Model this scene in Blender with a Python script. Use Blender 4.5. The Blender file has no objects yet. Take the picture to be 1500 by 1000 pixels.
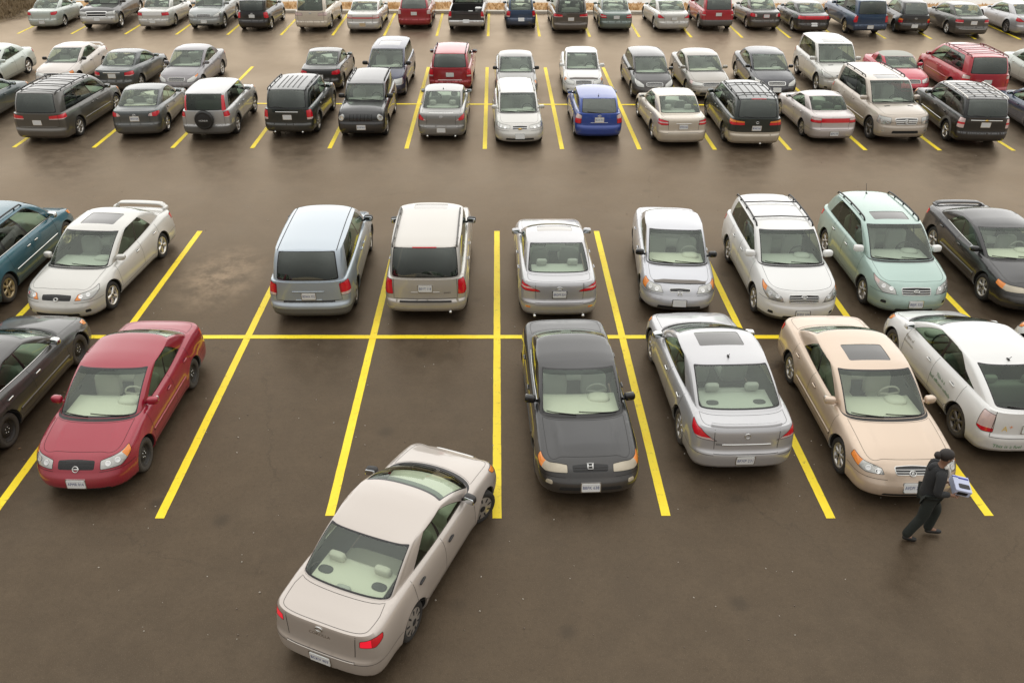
import bpy, math, random
import numpy as np
from mathutils import Vector, Matrix, Euler
from mathutils.geometry import delaunay_2d_cdt

PI = math.pi
rnd = random.Random(7)
scene = bpy.context.scene
COL = scene.collection

# ------------------------------------------------------------------ small maths
def pch(pts):
    """monotone cubic curve through (x, y) points"""
    pts = sorted(pts)
    x = np.array([p[0] for p in pts], float); y = np.array([p[1] for p in pts], float)
    h = np.diff(x); d = np.diff(y) / h
    m = np.zeros(len(x)); m[0] = d[0]; m[-1] = d[-1]
    for i in range(1, len(x) - 1):
        if d[i-1] * d[i] > 0:
            w1 = 2*h[i] + h[i-1]; w2 = h[i] + 2*h[i-1]
            m[i] = (w1 + w2) / (w1/d[i-1] + w2/d[i])
    def f(q):
        q = np.asarray(q, float)
        i = np.clip(np.searchsorted(x, q) - 1, 0, len(h) - 1)
        t = (q - x[i]) / h[i]
        tc = np.clip(t, 0, 1)
        r = ((1 + 2*tc)*(1-tc)**2*y[i] + tc*(1-tc)**2*h[i]*m[i] + tc*tc*(3-2*tc)*y[i+1] + tc*tc*(tc-1)*h[i]*m[i+1])
        r = r + np.where(t > 1, (t-1)*h[i]*m[i+1], 0) + np.where(t < 0, t*h[i]*m[i], 0)
        return r
    return f

def pip(P, poly):
    """which 2-D points lie in the polygon"""
    x, y = P[:, 0], P[:, 1]
    ins = np.zeros(len(P), bool)
    q = np.asarray(poly, float)
    j = len(q) - 1
    for i in range(len(q)):
        xi, yi = q[i]; xj, yj = q[j]
        if yi != yj:
            ins ^= ((yi > y) != (yj > y)) & (x < (xj - xi)*(y - yi)/(yj - yi) + xi)
        j = i
    return ins

def rpoly(pts, r, n=4):
    """polygon with rounded corners; r one radius or one per corner"""
    out = []; k = len(pts)
    rr = r if isinstance(r, (list, tuple)) else [r]*k
    for i in range(k):
        p = np.array(pts[i], float); a = np.array(pts[i-1], float); b = np.array(pts[(i+1) % k], float)
        la = np.linalg.norm(a-p); lb = np.linalg.norm(b-p)
        t = min(rr[i], la*.48, lb*.48)
        if t < 1e-4: out.append(tuple(p)); continue
        A = p + (a-p)/la*t; B = p + (b-p)/lb*t
        for j in range(n+1):
            s = j/n
            out.append(tuple((1-s)**2*A + 2*s*(1-s)*p + s*s*B))
    return out

def dens(poly, d, closed=True):
    out = []; k = len(poly)
    for i in range(k if closed else k-1):
        a = np.array(poly[i], float); b = np.array(poly[(i+1) % k], float)
        n = max(1, int(math.ceil(np.linalg.norm(b-a)/d)))
        for j in range(n): out.append(tuple(a + (b-a)*j/n))
    if not closed: out.append(tuple(poly[-1]))
    return out

def mir(poly): return [(-a, b) for a, b in reversed(poly)]

def nrm(v):
    l = np.linalg.norm(v, axis=-1, keepdims=True); l[l < 1e-12] = 1
    return v/l

# ------------------------------------------------------------------ objects
def mesh(name, V, F, mats, N=None, mi=None, smooth=True):
    m = bpy.data.meshes.new(name)
    m.from_pydata([tuple(v) for v in np.asarray(V, float).tolist()], [], [tuple(f) for f in F])
    for x in (mats if isinstance(mats, (list, tuple)) else [mats]): m.materials.append(x)
    if mi is not None: m.polygons.foreach_set('material_index', np.asarray(mi, np.int32))
    m.polygons.foreach_set('use_smooth', np.full(len(m.polygons), smooth))
    if N is not None and smooth: m.normals_split_custom_set_from_vertices([tuple(n) for n in np.asarray(N, float).tolist()])
    m.update()
    return m

def link(name, m, parent=None, loc=None, rot=None):
    o = bpy.data.objects.new(name, m); COL.objects.link(o)
    if parent is not None: o.parent = parent
    if loc is not None: o.location = loc
    if rot is not None: o.rotation_euler = rot
    return o

def tag(o, label=None, cat=None, group=None, kind=None):
    if label: o['label'] = label
    if cat: o['category'] = cat
    if group: o['group'] = group
    if kind: o['kind'] = kind
    return o

class MB:
    """collects shapes for one mesh"""
    def __init__(s): s.V = []; s.F = []; s.M = []
    def add(s, V, F, m=0):
        b = len(s.V); s.V += [tuple(map(float, v)) for v in V]
        s.F += [tuple(i+b for i in f) for f in F]; s.M += [m]*len(F)
    def box(s, c, h, m=0, rot=None):
        V = [Vector((x*h[0], y*h[1], z*h[2])) for x in (-1, 1) for y in (-1, 1) for z in (-1, 1)]
        if rot is not None:
            R = Euler(rot).to_matrix(); V = [R @ v for v in V]
        V = [(v.x+c[0], v.y+c[1], v.z+c[2]) for v in V]
        s.add(V, [(0,1,3,2),(4,6,7,5),(0,4,5,1),(2,3,7,6),(0,2,6,4),(1,5,7,3)], m)
    def blob(s, c, h, e=.45, nu=14, nv=8, m=0, rot=None, shear=None):
        """rounded box (superellipsoid)"""
        R = Euler(rot).to_matrix() if rot is not None else None
        sp = lambda t: math.copysign(abs(t)**e, t)
        V = []
        for j in range(nv+1):
            p = -PI/2 + PI*j/nv
            for i in range(nu):
                t = 2*PI*i/nu + PI/nu
                v = Vector((h[0]*sp(math.cos(p))*sp(math.cos(t)), h[1]*sp(math.cos(p))*sp(math.sin(t)), h[2]*sp(math.sin(p))))
                if shear: v = shear(v)
                if R: v = R @ v
                V.append((v.x+c[0], v.y+c[1], v.z+c[2]))
        F = []
        for j in range(nv):
            for i in range(nu):
                a = j*nu+i; b = j*nu+(i+1) % nu
                F.append((a, b, b+nu, a+nu))
        s.add(V, F, m)
    def tube(s, pts, r, n=8, m=0, cap=True):
        pts = [Vector(p) for p in pts]; V = []; F = []
        rs = r if isinstance(r, (list, tuple)) else [r]*len(pts)
        up = None
        for i, p in enumerate(pts):
            d = (pts[min(i+1, len(pts)-1)] - pts[max(i-1, 0)]).normalized()
            if up is None: up = Vector((0,0,1)) if abs(d.z) < .9 else Vector((1,0,0))
            a = d.cross(up).normalized(); b = a.cross(d)
            for k in range(n):
                t = 2*PI*k/n
                V.append(p + a*(math.cos(t)*rs[i]) + b*(math.sin(t)*rs[i]))
        for i in range(len(pts)-1):
            for k in range(n):
                x = i*n+k; y = i*n+(k+1) % n
                F.append((x, x+n, y+n, y))
        if cap:
            F.append(tuple(range(n))); F.append(tuple(range((len(pts)-1)*n, len(pts)*n))[::-1])
        s.add(V, F, m)
    def lathe(s, prof, n=36, m=0, c=(0,0,0)):
        """profile (radius, y) turned about the y axis"""
        V = []; F = []
        for r, y in prof:
            for k in range(n):
                t = 2*PI*k/n; V.append((c[0]+r*math.sin(t), c[1]+y, c[2]+r*math.cos(t)))
        for i in range(len(prof)-1):
            for k in range(n):
                a = i*n+k; b = i*n+(k+1) % n
                F.append((a, b, b+n, a+n))
        s.add(V, F, m)
    def mesh(s, name, mats, smooth=True): return mesh(name, s.V, s.F, mats, mi=s.M, smooth=smooth)
    def build(s, name, mats, parent=None, smooth=True, loc=None, rot=None):
        return link(name, s.mesh(name, mats, smooth), parent, loc, rot)

# ------------------------------------------------------------------ car surface
PRE = {
 'sedan': dict(zb=.19, hood=1.16, ws=.98, deck=.62, bl=.80, nose=.70, cowl=.90, belt=.93, dk=1.00, tail=.97, af=.72, nf=3.0, ar=.52, nr=3.6,
   side=[(0,.07),(.10,.025),(.30,.004),(.50,0),(.70,.010),(.86,.035),(.95,.065),(1,.10)],
   front=[(0,.10),(.12,.02),(.30,0),(.48,.02),(.60,.07),(.80,.15),(1,.30)],
   rear=[(0,.10),(.12,.015),(.35,0),(.45,.02),(.50,.07),(.80,.09),(.94,.11),(1,.15)],
   win=[(.03,.45),(.485,.86)], q0=.05, q1=.88, roofd=.06, wr=.80, ru=(.05,.0), doors=4),
 'van': dict(zb=.20, hood=.98, ws=.95, deck=.05, bl=.26, nose=.80, cowl=1.02, belt=1.06, dk=1.08, tail=1.06, af=.72, nf=2.8, ar=.42, nr=3.6,
   side=[(0,.07),(.10,.025),(.30,.004),(.55,0),(.75,.015),(.92,.05),(1,.08)],
   front=[(0,.10),(.12,.02),(.30,0),(.48,.02),(.60,.06),(.80,.14),(1,.28)],
   rear=[(0,.09),(.10,.01),(.28,0),(.37,.01),(.41,.05),(.8,.06),(1,.07)],
   win=[(.03,.34),(.37,.66),(.69,.945)], q0=.05, q1=.90, roofd=.06, wr=.80, ru=(.05,.03), doors=4),
 'suv': dict(zb=.27, hood=1.22, ws=.70, deck=.05, bl=.26, nose=.90, cowl=1.07, belt=1.09, dk=1.11, tail=1.08, af=.55, nf=3.2, ar=.40, nr=3.8,
   side=[(0,.06),(.10,.02),(.30,0),(.55,0),(.75,.015),(.92,.05),(1,.085)],
   front=[(0,.09),(.12,.02),(.28,0),(.46,.01),(.55,.05),(.80,.08),(1,.18)],
   rear=[(0,.08),(.10,.01),(.28,0),(.36,.01),(.40,.06),(.8,.07),(1,.085)],
   win=[(.03,.36),(.39,.67),(.70,.945)], q0=.05, q1=.90, roofd=.05, wr=.83, ru=(.04,.03), doors=4),
 'hatch': dict(zb=.20, hood=.98, ws=.90, deck=.05, bl=.42, nose=.74, cowl=.93, belt=.97, dk=1.01, tail=.98, af=.70, nf=2.8, ar=.45, nr=3.2,
   side=[(0,.07),(.10,.025),(.30,.004),(.50,0),(.70,.012),(.88,.05),(1,.11)],
   front=[(0,.10),(.12,.02),(.30,0),(.48,.02),(.60,.07),(.80,.15),(1,.30)],
   rear=[(0,.09),(.10,.01),(.34,0),(.43,.02),(.48,.06),(.8,.08),(1,.10)],
   win=[(.03,.42),(.455,.80),(.83,.93)], q0=.05, q1=.90, roofd=.06, wr=.80, ru=(.05,.04), doors=4),
}
PRE['pickup'] = dict(PRE['suv'], hood=1.35, ws=.62, deck=2.05, bl=.12, win=[(.04,.50),(.55,.95)], nose=1.02, cowl=1.14, belt=1.16, dk=1.16, tail=1.14, zb=.36, nr=7.0, ar=.12, nf=4.0, af=.4)

class Car:
    def __init__(s, sp):
        d = dict(PRE[sp['cls']]); d.update(sp); s.d = d
        s.L, s.W, s.H = d['L'], d['W'], d['H']; hl = s.hl = s.L/2; hw = s.hw = s.W/2
        s.zb = d['zb']; s.R = d['r']
        s.xfa = hl - d.get('fo', .90); s.xra = s.xfa - d['wb']
        th = np.linspace(0, PI/2, 90)
        c, n, a = np.cos(th), d['nf'], d['af']
        fx = hl - a + a*np.abs(np.cos(th))**(2/n); fy = hw*np.abs(np.sin(th))**(2/n)
        n2, a2 = d['nr'], d['ar']
        rx = -hl + a2 - a2*np.abs(np.sin(th))**(2/n2); ry = hw*np.abs(np.cos(th))**(2/n2)
        sx = np.linspace(hl-a, -hl+a2, 80)[1:-1]
        bx = np.concatenate([fx, sx, rx]); by = np.concatenate([fy, np.full(len(sx), hw), ry])
        tf, tr = d.get('tf', .05), d.get('tr', .04)
        by = by*(1 - tf*np.clip((bx - hl*.35)/(hl*.65), 0, 1)**2 - tr*np.clip((-bx - hl*.45)/(hl*.55), 0, 1)**2)
        seg = np.hypot(np.diff(bx), np.diff(by)); keep = np.concatenate([[True], seg > 1e-5])
        bx, by = bx[keep], by[keep]
        arc = np.concatenate([[0], np.cumsum(np.hypot(np.diff(bx), np.diff(by)))])
        u = np.linspace(0, arc[-1], 420)
        s.bx, s.by = np.interp(u, arc, bx), np.interp(u, arc, by)
        s.arc = u; s.P = u[-1]
        tx, ty = np.gradient(s.bx), np.gradient(s.by); l = np.hypot(tx, ty)
        s.nx, s.ny = -(-ty)/l, -tx/l
        s.nx[0] = 1; s.ny[0] = 0; s.nx[-1] = -1; s.ny[-1] = 0
        s.fS, s.fF, s.fR = pch(d['side']), pch(d['front']), pch(d['rear'])
        i1 = s.fS(1.)*s.ny**2 + np.where(s.nx > 0, s.fF(1.), s.fR(1.))*s.nx**2
        s.xt = s.bx - s.nx*i1; s.yt = np.maximum(s.by - s.ny*i1, 0)
        s.xcowl = hl - d['hood']; s.xbl = -hl + max(d['deck'], float(s.fR(1.)) + .03)
        s.Zs = pch(d.get('zs') or [(-hl, d['tail']-.01), (-hl+.35, d['tail']), (min(s.xbl, -hl+.6)+.25, d['dk']-.02 if d['deck'] < .3 else d['dk']), (-.1, d['belt']), (s.xcowl-.25, d['cowl']-.01), (hl-.45, d['nose']+.07), (hl-.15, d['nose'])])
        s.zt = s.Zs(s.xt)
        o = np.argsort(s.xt); s._wx, s._wy = s.xt[o], np.maximum(s.yt[o], .02)
        cr = d.get('crown', .07)
        x0_, x1_ = float(s.xt[-1]), float(s.xt[0])
        s.fC = pch([(x0_-.1, 0), (x0_, 0), (x0_+.25, .03), (0, .05), (s.xcowl, cr), (min(hl-.6, x1_-.32), cr*.75), (x1_-.12, .02), (x1_, 0), (x1_+.1, 0)])
        # greenhouse
        wb = hw - s.fS(1.) - .018
        s.g_w = (wb, hw*d['wr'])
        s.g_xf = (s.xcowl, s.xcowl - d['ws']); s.g_xr = (s.xbl, s.xbl + d['bl'])
        s.g_af = (d.get('gaf', .34), .26); s.g_ar = (min(d['ar']-.02, .36), .26)
        s.g_n = (4.6, d.get('gnr', 4.6 if d['deck'] > .3 else min(4.2, d['nr']-.1))); s.g_bow = (d.get('bow', .12), .07); s.g_bowr = (d.get('bowr', .07 if d['deck'] > .3 else .0), .05)
        rf, rr = d['ru']
        x0, x1 = s.g_xf[1], s.g_xr[1]
        s.Zr = pch(d.get('zr') or [(x1-.05, s.H-rr-.012), (x1+(x0-x1)*.22, s.H-rr*.35), (x1+(x0-x1)*.55, s.H), (x1+(x0-x1)*.8, s.H-rf*.3), (x0+.05, s.H-rf-.012)])
        s.ub = None
        # B pillar
        f = (d['win'][0][1] + d['win'][1][0])/2 if len(d['win']) > 1 else d['win'][0][1]+.02
        s.ub = 1 + 2*f
        s.xB = float(s.gh(np.array([[s.ub, .15]]))[0, 0])
    def wtop(s, x): return np.interp(x, s._wx, s._wy)
    def zcap(s, x, y):
        w = s.wtop(x); t = np.clip(np.abs(y)/w, 0, 1)
        z = s.Zs(x) + s.fC(x)*(1 - t**2.3)
        h = s.d.get('ridge')
        if h: z = z + h*np.exp(-((t-.62)/.07)**2)*np.clip((x - s.xcowl - .0)/.3, 0, 1)*np.clip((s.hl-.3-x)/.5, 0, 1)
        return z
    def wall(s, Q):
        """Q = (signed arc from the nose, z): left side positive"""
        a = np.clip(np.abs(Q[:, 0]), 0, s.P); sg = np.where(Q[:, 0] < 0, -1., 1.); z = Q[:, 1]
        bx, by = np.interp(a, s.arc, s.bx), np.interp(a, s.arc, s.by)
        nx, ny = np.interp(a, s.arc, s.nx), np.interp(a, s.arc, s.ny)
        zt = np.interp(a, s.arc, s.zt)
        q = np.clip((z - s.zb)/(zt - s.zb), -.1, 1.02)
        i = s.fS(q)*ny**2 + np.where(nx > 0, s.fF(q), s.fR(q))*nx**2
        fl = s.d.get('flare', .018)
        for xa in (s.xfa, s.xra):
            r = np.hypot(bx-xa, z-s.R)
            i = i - fl*np.exp(-((np.maximum(r-s.R-.03, 0))/.11)**2)*ny**2*np.clip((1-q)/.3, 0, 1)
        cl = s.d.get('line')                       # a pressed line along the doors
        if cl: i = i - .010*np.exp(-((q-cl)/.05)**2)*ny**2
        return np.stack([bx - nx*i, sg*(by - ny*i), z], 1)
    def wallr(s, Q):                               # rear strip: arc from the tail, viewer's right positive
        return s.wall(np.stack([-np.sign(Q[:, 0] + 1e-9)*(s.P - np.abs(Q[:, 0])), Q[:, 1]], 1))
    def ax(s, x):                                  # arc on the side at a given x
        k = slice(60, 380)
        return float(np.interp(-x, -s.bx[k], s.arc[k]))
    def gh(s, Q):
        """greenhouse: u in [-4,4] round from windscreen centre, q in [0,1] from belt to roof edge"""
        u = np.clip(np.abs(Q[:, 0]), 0, 4); sg = np.where(Q[:, 0] < 0, -1., 1.); q = np.clip(Q[:, 1], -.05, 1.05)
        k = np.sign(q)*np.abs(q)**s.d.get('barrel', 1.35)
        L = lambda p, t: p[0] + (p[1]-p[0])*t
        bul = np.sin(PI*np.clip(q, 0, 1))
        w = L(s.g_w, k); xf = L(s.g_xf, q) + .035*bul; xr = L(s.g_xr, q) - s.d.get('bulr', .03)*bul
        af, ar = L(s.g_af, q), L(s.g_ar, q); n, nr = s.g_n; bw, br = L(s.g_bow, q), L(s.g_bowr, q)
        xs0 = xf - bw - af; xs1 = xr + br + ar
        f = np.clip((u-1)/2, 0, 1)
        sf, cf = s._sq(u, n); crr, sr = s._sq(4-u, nr)
        x = np.where(u < 1, xf - bw*sf**2 - af*(1-cf), np.where(u <= 3, xs0 + (xs1-xs0)*f, xr + br*crr**2 + ar*(1-sr)))
        y = np.where(u < 1, w*sf, np.where(u <= 3, w, w*crr))
        # narrower towards the tail and the screen
        tp = 1 - s.d.get('gtr', .05)*np.clip((u-2.0)/1.2, 0, 1)**2 - s.d.get('gtf', .03)*np.clip((1.5-u)/1.0, 0, 1)
        y = y*tp
        # base and top heights
        Lb = lambda p: p[0]
        xb, yb, xtp, ytp = s._ends(u, tp)
        lim = np.maximum(s.wtop(xb) - .008, .0); yb = np.minimum(yb, lim)
        y = np.minimum(y, lim + (1-np.clip(q*4, 0, 1))*0 + np.clip(q*4, 0, 1)*.2)
        zb = s.zcap(xb, yb); zt = s.zroof(xtp, ytp)
        zq = 1 - np.clip(1-q, 0, 1.1)**1.22
        return np.stack([x, sg*y, zb + (zt-zb)*zq], 1)
    @staticmethod
    def _sq(u, n):
        t = np.clip(u, 0, 1)*PI/2; a, b = np.abs(np.sin(t)), np.abs(np.cos(t))
        r = (a**n + b**n)**(-1/n)
        return a*r, b*r
    def _ends(s, u, tp):
        out = []
        for k in (0, 1):
            w, xf, xr, af, ar = s.g_w[k], s.g_xf[k], s.g_xr[k], s.g_af[k], s.g_ar[k]
            n, nr = s.g_n; bw, br = s.g_bow[k], s.g_bowr[k]
            xs0 = xf - bw - af; xs1 = xr + br + ar; f = np.clip((u-1)/2, 0, 1)
            sf, cf = s._sq(u, n); crr, sr = s._sq(4-u, nr)
            x = np.where(u < 1, xf - bw*sf**2 - af*(1-cf), np.where(u <= 3, xs0 + (xs1-xs0)*f, xr + br*crr**2 + ar*(1-sr)))
            y = np.where(u < 1, w*sf, np.where(u <= 3, w, w*crr))*tp
            out += [x, y]
        return out
    def ghr(s, Q): return s.gh(np.stack([-np.sign(Q[:, 0]+1e-9)*(4 - np.abs(Q[:, 0])), Q[:, 1]], 1))
    def zroof(s, x, y): return s.Zr(x) - s.d['roofd']*np.clip(np.abs(y)/s.g_w[1], 0, 1.1)**2.6
    def cloud(s):
        """points on the outside, for placing"""
        a = np.linspace(-s.P, s.P, 120); P = []
        for t in (0, .1, .3, .5, .8, 1):
            zt = np.interp(np.abs(a), s.arc, s.zt); P.append(s.wall(np.stack([a, s.zb + t*(zt-s.zb)], 1)))
        u = np.linspace(-4, 4, 90)
        for q in (.3, .7, .95, 1): P.append(s.gh(np.stack([u, np.full(90, q)], 1)))
        x = np.linspace(s.g_xr[1], s.g_xf[1], 12); P.append(np.stack([x, x*0, s.Zr(x)], 1))
        w = []
        for xa in (s.xfa, s.xra):
            for sg in (-1, 1):
                for dx in (-.12, 0, .12):
                    w.append((xa+dx, sg*(s.hw-.02), .0 if dx == 0 else .02)); w.append((xa+dx, sg*(s.hw-.2), .0))
        P.append(np.array(w))
        return np.concatenate(P)

# ------------------------------------------------------------------ materials
def newmat(name):
    m = bpy.data.materials.new(name); m.use_nodes = True
    nt = m.node_tree; nt.nodes.clear()
    return m, nt, nt.nodes.new('ShaderNodeOutputMaterial')

def pbr(name, rgb, rough=.5, metal=0., coat=0., emit=None, spec=.5, bump=0, bscale=40):
    m, nt, out = newmat(name)
    b = nt.nodes.new('ShaderNodeBsdfPrincipled')
    b.inputs['Base Color'].default_value = (*rgb, 1); b.inputs['Roughness'].default_value = rough
    b.inputs['Metallic'].default_value = metal; b.inputs['Coat Weight'].default_value = coat
    b.inputs['Coat Roughness'].default_value = .04; b.inputs['Specular IOR Level'].default_value = spec
    if emit: b.inputs['Emission Color'].default_value = (*emit[0], 1); b.inputs['Emission Strength'].default_value = emit[1]
    if bump:
        n = nt.nodes.new('ShaderNodeTexNoise'); n.inputs['Scale'].default_value = bscale
        tc = nt.nodes.new('ShaderNodeTexCoord'); nt.links.new(tc.outputs['Object'], n.inputs['Vector'])
        bp = nt.nodes.new('ShaderNodeBump'); bp.inputs['Strength'].default_value = bump; bp.inputs['Distance'].default_value = .01
        nt.links.new(n.outputs['Fac'], bp.inputs['Height']); nt.links.new(bp.outputs['Normal'], b.inputs['Normal'])
    nt.links.new(b.outputs[0], out.inputs[0])
    return m

DUST = (.17, .135, .10, 1)
def paint(name, rgb, metal=.35, dirt=.35, rough=.38):
    """lacquered car paint with road dust on the lower body; the inside of the shell is grey trim"""
    m, nt, out = newmat(name); N = nt.nodes; L = nt.links
    b = N.new('ShaderNodeBsdfPrincipled')
    tc = N.new('ShaderNodeTexCoord'); sx = N.new('ShaderNodeSeparateXYZ'); L.new(tc.outputs['Object'], sx.inputs[0])
    oi = N.new('ShaderNodeObjectInfo')
    n = N.new('ShaderNodeTexNoise'); n.inputs['Scale'].default_value = 2.3; n.inputs['Detail'].default_value = 6; n.inputs['Roughness'].default_value = .65
    L.new(tc.outputs['Object'], n.inputs['Vector'])
    mr = N.new('ShaderNodeMapRange'); mr.inputs[1].default_value = .85; mr.inputs[2].default_value = .22; mr.inputs[3].default_value = .03; mr.inputs[4].default_value = 1
    L.new(sx.outputs[2], mr.inputs[0])
    mu = N.new('ShaderNodeMath'); mu.operation = 'MULTIPLY'; L.new(mr.outputs[0], mu.inputs[0]); L.new(n.outputs['Fac'], mu.inputs[1])
    m2 = N.new('ShaderNodeMath'); m2.operation = 'MULTIPLY'; m2.use_clamp = True; L.new(mu.outputs[0], m2.inputs[0]); m2.inputs[1].default_value = dirt*1.7
    mx = N.new('ShaderNodeMix'); mx.data_type = 'RGBA'
    mx.inputs[6].default_value = (*rgb, 1); mx.inputs[7].default_value = DUST; L.new(m2.outputs[0], mx.inputs[0])
    L.new(mx.outputs[2], b.inputs['Base Color'])
    ct = N.new('ShaderNodeMath'); ct.operation = 'SUBTRACT'; ct.inputs[0].default_value = 1; L.new(m2.outputs[0], ct.inputs[1]); ct.use_clamp = True
    L.new(ct.outputs[0], b.inputs['Coat Weight'])
    mm = N.new('ShaderNodeMath'); mm.operation = 'MULTIPLY'; mm.inputs[1].default_value = metal; L.new(ct.outputs[0], mm.inputs[0]); L.new(mm.outputs[0], b.inputs['Metallic'])
    b.inputs['Roughness'].default_value = rough; b.inputs['Coat Roughness'].default_value = .05
    d = N.new('ShaderNodeBsdfDiffuse'); d.inputs[0].default_value = (.22, .21, .19, 1)
    g = N.new('ShaderNodeNewGeometry'); ms = N.new('ShaderNodeMixShader')
    L.new(g.outputs['Backfacing'], ms.inputs[0]); L.new(b.outputs[0], ms.inputs[1]); L.new(d.outputs[0], ms.inputs[2]); L.new(ms.outputs[0], out.inputs[0])
    return m

def glass(name, tint, ior=1.6):
    m, nt, out = newmat(name); N = nt.nodes; L = nt.links
    t = N.new('ShaderNodeBsdfTransparent'); t.inputs[0].default_value = (*tint, 1)
    g = N.new('ShaderNodeBsdfGlossy'); g.inputs['Roughness'].default_value = .03; g.inputs[0].default_value = (.86, .93, .86, 1)
    ge = N.new('ShaderNodeNewGeometry'); dt = N.new('ShaderNodeVectorMath'); dt.operation = 'DOT_PRODUCT'
    L.new(ge.outputs['Normal'], dt.inputs[0]); L.new(ge.outputs['Incoming'], dt.inputs[1])
    prev = dt.outputs['Value']; f0 = ((ior-1)/(ior+1))**2
    for op, v in (('ABSOLUTE', None), ('SUBTRACT', 1), ('POWER', 5), ('MULTIPLY', 1-f0), ('ADD', f0)):
        q = N.new('ShaderNodeMath'); q.operation = op; q.use_clamp = True
        if op == 'SUBTRACT': q.inputs[0].default_value = 1; L.new(prev, q.inputs[1])
        else:
            L.new(prev, q.inputs[0])
            if v is not None: q.inputs[1].default_value = v
        prev = q.outputs[0]; f = q
    ms = N.new('ShaderNodeMixShader'); L.new(f.outputs[0], ms.inputs[0]); L.new(t.outputs[0], ms.inputs[1]); L.new(g.outputs[0], ms.inputs[2]); L.new(ms.outputs[0], out.inputs[0])
    return m

M = {}
M['glass'] = glass('clear_glass', (.84, .92, .84), 1.85)
M['band'] = glass('tinted_glass_band', (.22, .27, .27), 1.7)
M['dark'] = glass('privacy_glass', (.13, .13, .12), 2.15)
M['mid'] = glass('side_glass', (.50, .60, .50), 1.6)
M['black'] = pbr('black_plastic', (.018, .017, .016), .45)
M['gloss'] = pbr('gloss_black_trim', (.012, .012, .012), .12)
M['gap'] = pbr('panel_gap', (.012, .011, .010), .8)
M['rubber'] = pbr('tyre_rubber', (.022, .020, .018), .82, bump=.5, bscale=60)
M['dusty_rubber'] = pbr('dusty_tyre_rubber', (.060, .052, .043), .9, bump=.5, bscale=60)
M['well'] = pbr('wheel_well_liner', (.010, .0095, .009), .95)
M['alloy'] = pbr('alloy_rim', (.52, .50, .47), .33, .75)
M['brightalloy'] = pbr('bright_alloy_rim', (.68, .66, .62), .25, .8)
M['darkalloy'] = pbr('dark_alloy_rim', (.16, .145, .13), .4, .6)
M['steel'] = pbr('black_steel_rim', (.035, .031, .027), .6, .2)
M['goldalloy'] = pbr('tan_alloy_rim', (.50, .40, .24), .35, .6)
M['chrome'] = pbr('chrome', (.72, .72, .70), .12, 1.)
M['brake'] = pbr('brake_disc', (.06, .055, .05), .5, .5)
M['lamp'] = pbr('headlamp_lens', (.52, .52, .49), .16, .65, coat=1, bump=.55, bscale=17)
M['reflector'] = pbr('lamp_reflector', (.80, .80, .78), .10, 1.)
M['fogged'] = pbr('yellowed_lamp_lens', (.50, .44, .33), .25, .2, coat=1, bump=.25, bscale=26)
M['amber'] = pbr('amber_lens', (.85, .26, .03), .18, coat=1)
M['red'] = pbr('red_lens', (.62, .008, .02), .16, coat=1)
M['lit'] = pbr('lit_brake_lens', (.75, .01, .03), .16, coat=1, emit=((1., .01, .04), .45))
M['pink'] = pbr('pale_lamp_lens', (.72, .55, .52), .16, .2, coat=1)
M['plate'] = pbr('plate_white', (.70, .71, .70), .45)
M['plateblue'] = pbr('plate_ink', (.05, .07, .22), .5)
M['dash'] = pbr('dashboard_grey', (.46, .47, .42), .75)
M['dashbeige'] = pbr('dashboard_beige', (.62, .60, .50), .75)
M['seat'] = pbr('seat_grey', (.36, .36, .33), .85)
M['seatbeige'] = pbr('seat_beige', (.55, .52, .44), .85)
M['seatdark'] = pbr('seat_charcoal', (.05, .05, .05), .85)
M['floor'] = pbr('cabin_floor', (.05, .047, .042), .95)
M['gold'] = pbr('gold_emblem', (.75, .48, .08), .25, .8)
M['greentext'] = pbr('green_lettering', (.06, .22, .07), .5)
M['browntext'] = pbr('grey_lettering', (.22, .19, .13), .5)
M['yellowtext'] = pbr('yellow_lettering', (.75, .5, .06), .5)
M['orangetext'] = pbr('orange_mark', (.85, .28, .06), .5)
M['white'] = pbr('white_plastic', (.78, .78, .76), .4)
M['gray'] = pbr('grey_cladding', (.11, .105, .095), .55)

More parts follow.
